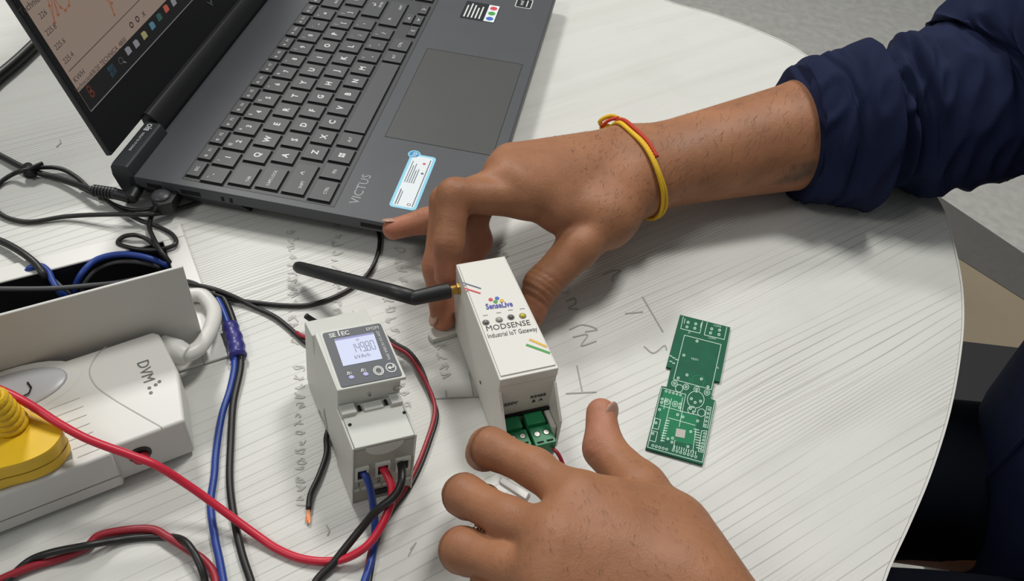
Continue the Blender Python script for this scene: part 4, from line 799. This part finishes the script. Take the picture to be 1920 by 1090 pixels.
# ================================================================ the person
class Field:
    def __init__(s, lo, hi, h):
        s.lo = np.array(lo, float); s.h = h; s.n = np.ceil((np.array(hi) - s.lo) / h).astype(int) + 1
        s.ax = [(s.lo[i] + h * np.arange(s.n[i])).astype(np.float32) for i in range(3)]
    def new(s): return np.full(s.n, .05, np.float32)
    def sub(s, lo, hi):
        sl = []
        for i in range(3):
            a = max(0, int((lo[i] - s.lo[i]) / s.h)); b = min(s.n[i], int((hi[i] - s.lo[i]) / s.h) + 2); sl.append(slice(a, max(a, b)))
        X = s.ax[0][sl[0]][:, None, None]; Y = s.ax[1][sl[1]][None, :, None]; Z = s.ax[2][sl[2]][None, None, :]
        return tuple(sl), X, Y, Z
def smin(a, b, k):
    h = np.maximum(k - np.abs(a - b), 0) / k; return np.minimum(a, b) - h * h * k * .25
def add_cone(F, D, a, b, r1, r2, k, mg=.02):
    a = np.array(a, float); b = np.array(b, float); r = max(r1, r2) + mg
    sl, X, Y, Z = F.sub(np.minimum(a, b) - r, np.maximum(a, b) + r)
    if D[sl].size == 0: return
    ba = b - a; l2 = ba @ ba + 1e-12
    t = np.clip(((X - a[0]) * ba[0] + (Y - a[1]) * ba[1] + (Z - a[2]) * ba[2]) / l2, 0, 1)
    d = np.sqrt((X - a[0] - t * ba[0]) ** 2 + (Y - a[1] - t * ba[1]) ** 2 + (Z - a[2] - t * ba[2]) ** 2) - (r1 + (r2 - r1) * t)
    D[sl] = smin(D[sl], np.minimum(d, .05).astype(np.float32), k)
def crease(F, D, p, t, r, amp, wd, offs=(0,)):
    p = np.array(p, float); t = np.array(t, float); t /= np.linalg.norm(t)
    sl, X, Y, Z = F.sub(p - r, p + r)
    if D[sl].size == 0: return
    s_ = (X - p[0]) * t[0] + (Y - p[1]) * t[1] + (Z - p[2]) * t[2]
    q = np.sqrt((X - p[0]) ** 2 + (Y - p[1]) ** 2 + (Z - p[2]) ** 2)
    m = np.clip(1 - q / r, 0, 1) ** .5; acc = 0
    for o_ in offs: acc = acc + np.exp(-((s_ - o_) / wd) ** 2)
    D[sl] += (amp * acc * m).astype(np.float32)
def surface_net(F, D):
    s_ = D < 0; n = D.shape; c = [slice(0, -1), slice(1, None)]
    cnt = np.zeros([k - 1 for k in n], np.int8)
    for i in (0, 1):
        for j in (0, 1):
            for k in (0, 1): cnt += s_[c[i], c[j], c[k]]
    I = np.argwhere((cnt > 0) & (cnt < 8)); idx = np.full([k - 1 for k in n], -1, np.int64); idx[tuple(I.T)] = np.arange(len(I))
    acc = np.zeros((len(I), 3)); num = np.zeros(len(I))
    cor = [(i, j, k) for i in (0, 1) for j in (0, 1) for k in (0, 1)]
    val = {q: D[I[:, 0] + q[0], I[:, 1] + q[1], I[:, 2] + q[2]].astype(float) for q in cor}
    for q in cor:
        for ax_ in range(3):
            if q[ax_]: continue
            r = list(q); r[ax_] = 1; r = tuple(r); a, b = val[q], val[r]; m = (a < 0) != (b < 0)
            t = np.where(m, a / np.where(m, a - b, 1), 0); p = np.tile(np.array(q, float), (len(I), 1)); p[:, ax_] += t
            acc[m] += p[m]; num[m] += 1
    v = F.lo + F.h * (I + acc / num[:, None]); fs = []
    for ax_ in range(3):
        o1, o2 = [(1, 2), (2, 0), (0, 1)][ax_]
        a = [slice(None)] * 3; b = [slice(None)] * 3; a[ax_] = slice(0, -1); b[ax_] = slice(1, None)
        A, Bq = s_[tuple(a)], s_[tuple(b)]; E_ = np.argwhere(A != Bq)
        E_ = E_[(E_[:, o1] > 0) & (E_[:, o2] > 0) & (E_[:, o1] < n[o1] - 1) & (E_[:, o2] < n[o2] - 1)]
        def at_(d1, d2): q = E_.copy(); q[:, o1] += d1; q[:, o2] += d2; return idx[tuple(q.T)]
        Q = np.stack([at_(-1, -1), at_(0, -1), at_(0, 0), at_(-1, 0)], 1)
        ins = s_[tuple(E_.T)]; Q[~ins] = Q[~ins][:, ::-1]; fs.append(Q)
    Q = np.concatenate(fs); Q = Q[(Q >= 0).all(1)]
    return v, Q
def relax(v, Q, it=2, lam=.5):
    e = np.concatenate([Q[:, [0, 1]], Q[:, [1, 2]], Q[:, [2, 3]], Q[:, [3, 0]]])
    for _ in range(it):
        s_ = np.zeros_like(v); c = np.zeros(len(v)); np.add.at(s_, e[:, 0], v[e[:, 1]]); np.add.at(s_, e[:, 1], v[e[:, 0]]); np.add.at(c, e[:, 0], 1); np.add.at(c, e[:, 1], 1)
        v = v + lam * (s_ / np.maximum(c, 1)[:, None] - v)
    return v
def hand(lo, hi, h, palm, fingers, creases, kp=.014, kf=.006):
    F = Field(lo, hi, h); D0 = F.new()
    for a, b, r1, r2 in palm: add_cone(F, D0, a, b, r1, r2, kp)
    D = None
    for ch in fingers:
        Df = F.new()
        for (a, ra), (b, rb) in zip(ch[:-1], ch[1:]): add_cone(F, Df, a, b, ra, rb, .005)
        Di = smin(D0, Df, kf); D = Di if D is None else smin(D, Di, .0015)
    for c_ in creases: crease(F, D, *c_)
    v, Q = surface_net(F, D); return relax(v, Q, 3), Q
mm = lambda *r: [x / 1000 for x in r]
# ---- right arm (the far one): wrist, metacarpals, fingers
RWa, RWb = J(1190, 338, 42), J(1172, 306, 42)
RIm, RMm, RRm, RPm = J(990, 372, 66), J(960, 342, 73), J(948, 322, 70), J(956, 308, 62)
RE = J(1545, 245, 45); REl = J(1830, 215, 54)
R_I = [(J(990, 372, 66), .0125), (J(852, 367, 77), .0102), (J(841, 455, 60), .0088), (J(837, 518, 43), .0074)]
R_M = [(RMm, .0125), (J(838, 378, 66), .0100), (J(820, 500, 38), .0088), (J(831, 598, 9), .0078)]
R_R = [(RRm, .0120), (J(885, 402, 50), .0098), (J(896, 452, 30), .0088), (J(880, 505, 10), .0075)]
R_P = [(RPm, .0115), (J(868, 398, 48), .0088), (J(800, 414, 35), .0080), (J(737, 430, 31), .0070)]
R_T = [(J(1135, 415, 46), .0150), (J(1082, 466, 42), .0130), (J(1016, 535, 30), .0112), (J(996, 590, 18), .0088)]
palmR = [(RWa, RIm, .0200, .0125), (RWb, RMm, .0195, .0130), (RWb, RRm, .0195, .0125), (RWb, RPm, .0190, .0120), (RWa, J(1135, 415, 46), .0200, .0170), (J(1140, 400, 46), J(1050, 405, 55), .0165, .0110), (RWa, RE, .0215, .0385), (RWb, RE, .0205, .0385), (RE, REl, .0385, .0410)]
def jd(ch, i): return ch[i][0], (ch[i + 1][0] - ch[i - 1][0])
def skin_creases(chs, amp=.0006):
    out = []
    for ch in chs:
        for i in range(len(ch) - 3, len(ch) - 1): p, t = jd(ch, i); out.append((p, t, .017, amp, .0008, (-.0034, 0, .0034)))
    return out
tcr = [(J(1010, 540, 36), J(985, 590, 20) - J(1040, 510, 34), .020, .0016, .0008, (-.009, -.0055, -.002, .002, .006))]
vR, qR = hand(J(700, 620, 0) + [-.01, -.03, -.01], [REl[0] + .06, REl[1] + .07, .125], .0012, palmR, [R_I, R_M, R_R, R_P, R_T], skin_creases([R_I, R_M, R_P], .0005) + tcr)
# ---- left arm (the near one)
LW = J(1274, 1092, 62); LEl = J(1438, 1268, 60) - LW; LEl = LW + LEl / np.linalg.norm(LEl) * .225 + np.array([0, 0, -.008])
LIm, LMm, LRm, LPm = J(1085, 940, 78), J(1045, 1010, 80), J(1030, 1085, 76), J(1040, 1160, 68)
L_I = [(LIm, .0110), (J(1003, 879, 70), .0088), (J(918, 840, 62), .0096), (J(907, 850, 42), .0086), (J(930, 850, 26), .0075)]
L_M = [(LMm, .0110), (J(955, 974, 68), .0092), (J(870, 929, 56), .0096), (J(878, 940, 32), .0088), (J(912, 935, 18), .0076)]
L_R = [(LRm, .0112), (J(955, 1060, 64), .0094), (J(866, 1032, 50), .0100), (J(880, 1045, 28), .0086), (J(915, 1035, 14), .0074)]
L_P = [(LPm, .0105), (J(905, 1125, 45), .0086), (J(905, 1140, 26), .0076), (J(935, 1130, 13), .0066)]
L_T = [(J(1254, 1000, 62), .0160), (J(1200, 918, 58), .0125), (J(1132, 842, 52), .0098), (J(1127, 775, 56), .0078)]
W2 = J(1245, 1130, 60)
palmL = [(LW, LIm, .0195, .0130), (LW, LMm, .0200, .0130), (W2, LRm, .0205, .0125), (W2, LPm, .0200, .0115), (LW, J(1254, 1000, 62), .0190, .0165), (J(1245, 1010, 62), J(1150, 950, 68), .0165, .0115), (LW, LEl, .0200, .0390), (W2, LEl, .0215, .0400)]
vL, qL = hand([-.10, -.06, -.012], [.15, .31, .135], .0012, palmL, [L_I, L_M, L_R, L_P, L_T], skin_creases([L_I, L_M, L_R], .0010) + [(J(1120, 840, 60), J(1127, 765, 56) - J(1150, 880, 56), .016, .0006, .0006, (-.003, 0, .003))])
# left forearm on a coarser grid, overlapping the wrist
F = Field(np.minimum(LW, LEl) - .08, np.maximum(LW, LEl) + .08, .003); D = F.new()
t0 = .25
for a, b, r1, r2 in ((LW, LEl, .0200, .0390), (W2, LEl, .0215, .0400)): add_cone(F, D, a + (b - a) * .3, b, r1 + (r2 - r1) * .3, r2, .014)
vF, qF = surface_net(F, D)
# ---- trunk and legs inside the clothes
TC = np.array([.560, .36, 0.0])
SHR_, SHL_ = np.array([.57, .56, .31]), np.array([.49, .13, .29])
HIP = np.array([.64, .33, -.185]); KNR, KNL = np.array([.23, .41, -.215]), np.array([.23, .255, -.215]); FTR, FTL = np.array([.26, .43, -.66]), np.array([.26, .17, -.66])
bodyC = [(TC + [.05, 0, -.18], TC + [.0, 0, .22], .085, .115), (TC + [0, .10, .24], TC + [0, -.10, .24], .085, .085), (REl, SHR_, .040, .052), (LEl, SHL_, .040, .052), (SHR_, TC + [0, .08, .25], .055, .08), (SHL_, TC + [0, -.08, .25], .055, .08), (HIP + [0, .07, 0], KNR, .068, .055), (HIP + [0, -.07, 0], KNL, .068, .055), (KNR, FTR, .052, .036), (KNL, FTL, .052, .036), (FTR, FTR + [-.15, 0, -.04], .036, .030), (FTL, FTL + [-.15, 0, -.04], .036, .030)]
F = Field([.02, -.05, -.74], [.86, .78, .45], .009); D = F.new()
for a, b, r1, r2 in bodyC: add_cone(F, D, a, b, r1, r2, .04, .06)
vB, qB = surface_net(F, D)
allv = np.concatenate([vR, vL, vF, vB]); allq = np.concatenate([qR, qL + len(vR), qF + len(vR) + len(vL), qB + len(vR) + len(vL) + len(vF)])
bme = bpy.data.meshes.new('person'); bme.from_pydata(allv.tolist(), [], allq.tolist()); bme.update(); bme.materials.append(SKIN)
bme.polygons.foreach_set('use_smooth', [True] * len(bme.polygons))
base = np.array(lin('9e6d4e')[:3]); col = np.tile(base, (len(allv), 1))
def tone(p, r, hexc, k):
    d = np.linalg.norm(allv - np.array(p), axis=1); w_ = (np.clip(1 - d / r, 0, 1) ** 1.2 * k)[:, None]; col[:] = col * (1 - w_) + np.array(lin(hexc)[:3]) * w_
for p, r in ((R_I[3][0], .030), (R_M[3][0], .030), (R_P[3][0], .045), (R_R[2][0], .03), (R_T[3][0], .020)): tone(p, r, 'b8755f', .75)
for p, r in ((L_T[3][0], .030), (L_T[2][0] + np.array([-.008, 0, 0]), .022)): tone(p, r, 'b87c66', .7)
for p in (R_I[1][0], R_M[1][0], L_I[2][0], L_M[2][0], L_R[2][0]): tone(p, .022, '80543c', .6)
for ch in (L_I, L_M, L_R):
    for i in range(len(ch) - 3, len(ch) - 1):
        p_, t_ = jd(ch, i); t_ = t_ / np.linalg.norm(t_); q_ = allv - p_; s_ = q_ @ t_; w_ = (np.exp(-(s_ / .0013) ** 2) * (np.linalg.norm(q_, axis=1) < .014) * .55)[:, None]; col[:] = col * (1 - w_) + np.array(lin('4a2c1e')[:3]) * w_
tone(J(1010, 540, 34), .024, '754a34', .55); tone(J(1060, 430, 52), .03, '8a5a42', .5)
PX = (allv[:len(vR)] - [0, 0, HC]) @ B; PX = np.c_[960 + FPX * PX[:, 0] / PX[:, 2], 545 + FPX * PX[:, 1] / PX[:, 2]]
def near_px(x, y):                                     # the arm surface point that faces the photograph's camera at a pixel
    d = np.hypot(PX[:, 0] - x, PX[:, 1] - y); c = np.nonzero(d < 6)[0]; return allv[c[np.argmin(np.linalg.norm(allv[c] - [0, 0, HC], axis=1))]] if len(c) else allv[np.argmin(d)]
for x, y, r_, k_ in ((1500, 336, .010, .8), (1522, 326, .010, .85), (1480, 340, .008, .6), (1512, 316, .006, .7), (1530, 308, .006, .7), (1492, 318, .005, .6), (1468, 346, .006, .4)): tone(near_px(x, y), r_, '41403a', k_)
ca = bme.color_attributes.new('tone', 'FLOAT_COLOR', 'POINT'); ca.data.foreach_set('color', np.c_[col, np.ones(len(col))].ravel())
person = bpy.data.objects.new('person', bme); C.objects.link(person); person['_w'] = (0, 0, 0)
tag(person, 'seated person in a navy shirt with both hands at the white gateway module', 'person')
# fingernails
def nail(c, n_, d, wd, ln_):
    n_ = np.array(n_, float); n_ /= np.linalg.norm(n_); d = np.array(d, float); d -= n_ * (d @ n_); d /= np.linalg.norm(d); e = np.cross(d, n_)
    MB().dome(c, ln_, wd, .0012, 16, 4, d, e, n_).build('fingernail', NAIL, person, smooth=True)
dT = L_T[3][0] - L_T[2][0]; nT = np.array([.70, -.50, .52]); nail(L_T[3][0] + nT / np.linalg.norm(nT) * .0068 + dT / np.linalg.norm(dT) * .0005, nT, dT, .0054, .0070)
dP = R_P[3][0] - R_P[2][0]; nP_ = np.array([-.1, .5, .85]); nail(R_P[3][0] + nP_ / np.linalg.norm(nP_) * .0062 + dP / np.linalg.norm(dP) * .0015, nP_, dP, .0048, .0060)
dM = R_M[3][0] - R_M[2][0]; nM = np.array([-.75, -.3, .45]); nail(R_M[3][0] + nM / np.linalg.norm(nM) * .0070, nM, dM, .0052, .0062)
# arm hair
bme.calc_loop_triangles(); nrm_ = np.zeros((len(allv), 3)); bme.vertices.foreach_get('normal', (buf := np.zeros(len(allv) * 3))); nrm_ = buf.reshape(-1, 3)
hv, hf = [], []
def hair(sel, dirn, cnt, ln_=(.004, .008), wd=.00006):
    ids = np.nonzero(sel)[0]
    if not len(ids): return
    for i in rng.choice(ids, cnt):
        p, n_ = allv[i], nrm_[i]; d = dirn + rng.normal(0, .35, 3); d -= n_ * (d @ n_); d /= np.linalg.norm(d) + 1e-9
        L = rng.uniform(*ln_); s_ = np.cross(n_, d) * wd; o_ = len(hv)
        c1 = p + d * L * .5 + n_ * .0007; c2_ = p + d * L + n_ * .0004
        hv.extend([p - s_ + n_ * .0001, p + s_ + n_ * .0001, c1 - s_ * .8, c1 + s_ * .8, c2_]); hf.extend([(o_, o_ + 1, o_ + 3, o_ + 2), (o_ + 2, o_ + 3, o_ + 4)])
isR = np.arange(len(allv)) < len(vR); isL = (np.arange(len(allv)) >= len(vR)) & (np.arange(len(allv)) < len(vR) + len(vL))
aR = RE - RWa; aR /= np.linalg.norm(aR); tR = (allv - RWa) @ aR; upR = nrm_[:, 2] > -.2
hair(isR & upR & (tR > .0) & (tR < .19), aR * -.2 + np.array([-.1, -.8, -.3]), 600, (.005, .0095)); hair(isR & (nrm_[:, 2] > .1) & (tR > -.055) & (tR < .0), np.array([.3, .6, 0]), 260, (.003, .006))
aL = LEl - LW; aL /= np.linalg.norm(aL); tL = (allv - LW) @ aL
hair(isL & (nrm_[:, 2] > .3) & (tL > -.055) & (tL < .04), np.array([.3, -.9, 0]), 420, (.002, .004), .00004)
hm = bpy.data.meshes.new('arm_hair'); hm.from_pydata([tuple(p) for p in hv], [], hf); hm.materials.append(HAIR)
ho = bpy.data.objects.new('arm_hair', hm); C.objects.link(ho); ho.parent = person; ho['kind'] = 'stuff'
# thread bracelet round the far wrist
bc = J(1183, 318, 41); axb = aR.copy(); e1 = np.array([0, 0, 1.0]) - axb * axb[2]; e1 /= np.linalg.norm(e1); e2 = np.cross(axb, e1)
def loop(sh, tilt, gap, n_=64, wob=.0006):
    out = []
    A0 = vR - bc; ax_ = A0 @ axb; th_ = np.arctan2(A0 @ e2, A0 @ e1); rr_ = np.hypot(A0 @ e1, A0 @ e2)
    for k in range(n_):
        t = 2 * math.pi * k / n_; off_ = sh + tilt * math.cos(t) + wob * math.sin(5 * t)
        m = (np.abs(ax_ - off_) < .004) & (np.abs((th_ - t + math.pi) % (2 * math.pi) - math.pi) < .12) & (rr_ < .05)
        r = rr_[m].max() if m.any() else .03
        out.append([r + gap, t, off_])
    q = np.array([o[0] for o in out]); q = np.maximum(q, (np.roll(q, 1) + q + np.roll(q, -1)) / 3)
    return [bc + axb * o[2] + e1 * r * math.cos(o[1]) + e2 * r * math.sin(o[1]) for r, o in zip(q, out)]
br = MB().tube(loop(.000, -.004, .0008), .0014, 8, closed=True).build('thread_bracelet', THY, person, smooth=True); br['label'] = 'yellow and red thread bracelet'
MB().tube(loop(.0032, -.006, .0009, wob=.001), .0013, 8, closed=True).build('yellow_strand', THY, br, smooth=True)
lp3 = loop(.0036, -.004, .0022)
def arcp(a0, a1): return [lp3[k % 64] for k in range(a0, a1)]
BR0 = 2
def proj(p): c = B @ np.eye(3) if False else None; q_ = B.T @ (np.array(p) - [0, 0, HC]); return np.array([960 + FPX * q_[0] / q_[2], 545 + FPX * q_[1] / q_[2]])
lp4 = spline(lp3, 3, True); pr = [proj(p) for p in lp4]; n4 = len(lp4)
i0 = min(range(n4), key=lambda k: np.hypot(*(pr[k] - [1166, 250])) + 60 * (lp4[k][2] < bc[2])); i1 = min(range(n4), key=lambda k: np.hypot(*(pr[k] - [1222, 300])) + 60 * (lp4[k][2] < bc[2]))
dk = ((i1 - i0 + n4 // 2) % n4) - n4 // 2; sg = 1 if dk > 0 else -1; arc_ = [lp4[(i0 + sg * k) % n4] for k in range(abs(dk) + 1)]
MB().tube(arc_, [.0010 + .0008 * (i % 2) for i in range(len(arc_))], 8).build('red_strand', THR, br, smooth=True)
kn = min(lp3, key=lambda p: np.hypot(*(proj(p) - [1142, 256]))) + np.array([-.002, .001, .003])
mb = MB(); mb.dome(kn + [-.001, .001, .001], .0058, .0038, .0034, 12, 6, full=True); mb.tube(spline([kn, kn + [-.007, .002, .005], kn + [0, .004, .010], kn + [.008, .004, .008]], 4), .0016, 7); mb.build('knot', THY, br, smooth=True)
MB().tube(spline([kn + [-.006, -.001, .003], kn + [-.001, .001, .008], kn + [.006, .003, .010]], 4), .0013, 7).build('red_knot', THR, br, smooth=True)
# ---- shirt: sleeves, cuffs and trunk as cloth lofts with folds
def cloth_loft(path, rad, fold, n=64, sub=10, squash=1.0, zmin=None, wr=0, wf=16):
    P = spline(path, sub); m = len(P); R_ = np.interp(np.linspace(0, len(rad) - 1, m), range(len(rad)), rad); rings = []
    e = None
    for i in range(m):
        t = P[min(i + 1, m - 1)] - P[max(i - 1, 0)]; t /= np.linalg.norm(t)
        if e is None: e = np.array([0, 0, 1.0])
        e = e - t * (e @ t); e /= np.linalg.norm(e); g = np.cross(t, e); ring = []
        for k in range(n):
            a = 2 * math.pi * k / n; r = R_[i] * (1 + fold(i / (m - 1), a)) + (wr * max(0, 1 - 2.6 * abs(mnoise.noise((i / (m - 1) * wf + 1.1 * math.sin(a), 1.5 * math.cos(a), 1.5 * math.sin(a))))) if wr else 0); q = P[i] + r * (math.cos(a) * e * squash + math.sin(a) * g)
            if zmin is not None and q[2] < zmin: q[2] = zmin + .0005 * math.sin(a * 3)
            ring.append(q)
        rings.append(ring)
    return rings
sh_ = MB()
CU0 = J(1490, 250, 47); CU1 = J(1572, 243, 49)
def vee(x): x = (x / (2 * math.pi)) % 1.0; return (abs(2 * x - 1)) ** .6          # rounded ridges with sharp valleys
def fR(s, a):
    wob = 1.4 * math.sin(a + .6) + .7 * math.sin(2 * a + 1) + .5 * math.sin(3 * a + 9 * s)
    k = math.exp(-((s - .12) / .14) ** 2)
    f = -.13 * k * (1 - vee(95 * s + wob * 2)) - .05 * (1 - vee(30 * s + 1.3 * wob + 2 * a))
    step = 1 / (1 + math.exp(-(s - .215 + .03 * math.sin(a + .8)) / .006)); lap_ = math.exp(-((s - .235 + .03 * math.sin(a + .8)) / .02) ** 2)
    return f + .13 * step + .05 * lap_ + .02 * math.sin(3 * a + 7 * s)
sl_path = [CU1, J(1650, 228, 51), J(1740, 212, 58), J(1840, 185, 68), REl + [.02, .012, .035], REl + [.075, -.005, .09], SHR_ + [-.03, .01, -.05], SHR_ + [.02, -.03, .02]]
sh_.loft(cloth_loft(sl_path, [.053, .053, .053, .057, .064, .070, .072, .070], fR, 140, 30, zmin=.0016, wr=.0045, wf=15))
sl2 = [LEl + (LW - LEl) * .35, LEl + [0, 0, .0], LEl + [.05, .03, .07], SHL_ + [-.03, -.01, -.05], SHL_ + [.02, .03, .02]]
sh_.loft(cloth_loft(sl2, [.052, .058, .066, .074, .072], fR, 56, 10, zmin=.0016))
def fT(s, a): return .018 * math.sin(5 * a + 6 * s) + .012 * math.sin(17 * s + 2 * a)
trunk = []
for i in range(25):
    s_ = i / 24; z = -.25 + .60 * s_; rx = np.interp(s_, [0, .2, .6, .85, 1], [.140, .155, .140, .115, .055]); ry = np.interp(s_, [0, .2, .6, .85, 1], [.125, .145, .185, .20, .075]); cx = np.interp(s_, [0, .3, .6, 1], [.535, .525, .54, .57])
    trunk.append([np.array([cx + rx * (1 + fT(s_, a)) * math.cos(a), .375 + ry * (1 + fT(s_, a)) * math.sin(a), z]) for a in [2 * math.pi * k / 72 for k in range(72)]])
sh_.loft(trunk)
shirt = sh_.build('shirt', NAVY, person, smooth=True)
pts_ = [np.array([trunk[i][36][0] - .001, trunk[i][36][1] + .004, trunk[i][36][2]]) for i in range(1, 22)]
MB().tube(pts_, .0022, 6).build('placket_seam', NAVY, shirt, smooth=True)
mbc = MB()
def fC(s, a): return .02 * math.sin(3 * a + 2) + .012 * math.sin(5 * a + 20 * s) + .028 * math.sin(9 * s + 2 * a) * (1 if .1 < s < .95 else .2) + .05 * math.exp(-((s - .78) / .10) ** 2) - .08 * math.exp(-((s - .47 - .02 * math.sin(2 * a)) / .03) ** 2)
cuff = cloth_loft([CU0 + (CU1 - CU0) * .06, CU0, CU0 + (CU1 - CU0) * .3, CU0 + (CU1 - CU0) * .7, CU1, CU1 + (CU1 - CU0) * .45, CU1 + (CU1 - CU0) * .5], [.0410, .0470, .0510, .0540, .0570, .0590, .0510], fC, 110, 12, zmin=.0012, wr=.0030, wf=5)
inner = [[CU0 + (CU1 - CU0) * .5 + (p - CU0) * .80 for p in cuff[0]]]
MB().loft(inner + cuff).build('sleeve_cuff', NAVY, shirt, smooth=True)
# trousers and shoes
mb = MB()
for s_, kn_, ft in ((1, KNR, FTR), (-1, KNL, FTL)):
    mb.loft(cloth_loft([HIP + [.05, .07 * s_, .02], HIP + [-.15, .08 * s_, .005], kn_ + [.02, 0, .005], kn_ + [-.015, 0, -.05], kn_ * .5 + ft * .5, ft + [0, 0, .02]], [.074, .066, .066, .066, .064, .060], lambda s, a: .03 * math.sin(4 * a + 13 * s), 40, 8))
mb.build('trousers', TROU, person, smooth=True)
for ft in (FTR, FTL):
    MB().loft([[ft + np.array([x, w_ * math.cos(a), -.077 + h_ * (1 + math.sin(a)) * .5]) for a in [2 * math.pi * k / 24 for k in range(24)]] for x, w_, h_ in ((.05, .025, .05), (.04, .038, .085), (0, .042, .095), (-.06, .046, .075), (-.14, .050, .055), (-.20, .040, .045), (-.22, .018, .03))]).build('shoe', CHB, person, smooth=True)
# ---- chair under the person
cr = empty('chair', (.68, .36, -.74), 'black seated chair with pale tube legs, half hidden beside the table', 'chair')
MB().prism(rrect(.455, .95, .08, .665, .012), -.331, -.285).build('seat', CHB, cr, bevel=.008)
MB().loft([[(.915 + l_, .17, z), (.935 + l_, .37, z), (.915 + l_, .57, z), (.94 + l_, .57, z), (.96 + l_, .37, z), (.94 + l_, .17, z)] for z, l_ in ((-.20, 0), (.0, .02), (.18, .05), (.20, .05))]).build('backrest', CHB, cr, bevel=.006)
for x_, y_ in ((.52, .12), (.52, .62), (.92, .12), (.92, .62)):
    MB().tube([(x_, y_, -.34), (x_ + (.03 if x_ > .6 else -.02), y_, -.74)], .011, 12).build('leg', CHW, cr, smooth=True)
MB().tube(spline([(.92, .62, -.343), (.50, .64, -.343), (.46, .63, -.343), (.448, .60, -.343), (.448, .2, -.343), (.47, .12, -.343), (.92, .12, -.343)], 5), .011, 12).build('frame_tube', CHW, cr, smooth=True)
for y_ in (.24, .50): MB().tube([(.90, y_, -.345), (.945, y_, -.30), (.955, y_, -.15), (.985, y_, .1)], .010, 12).build('back_tube', CHW, cr, smooth=True)
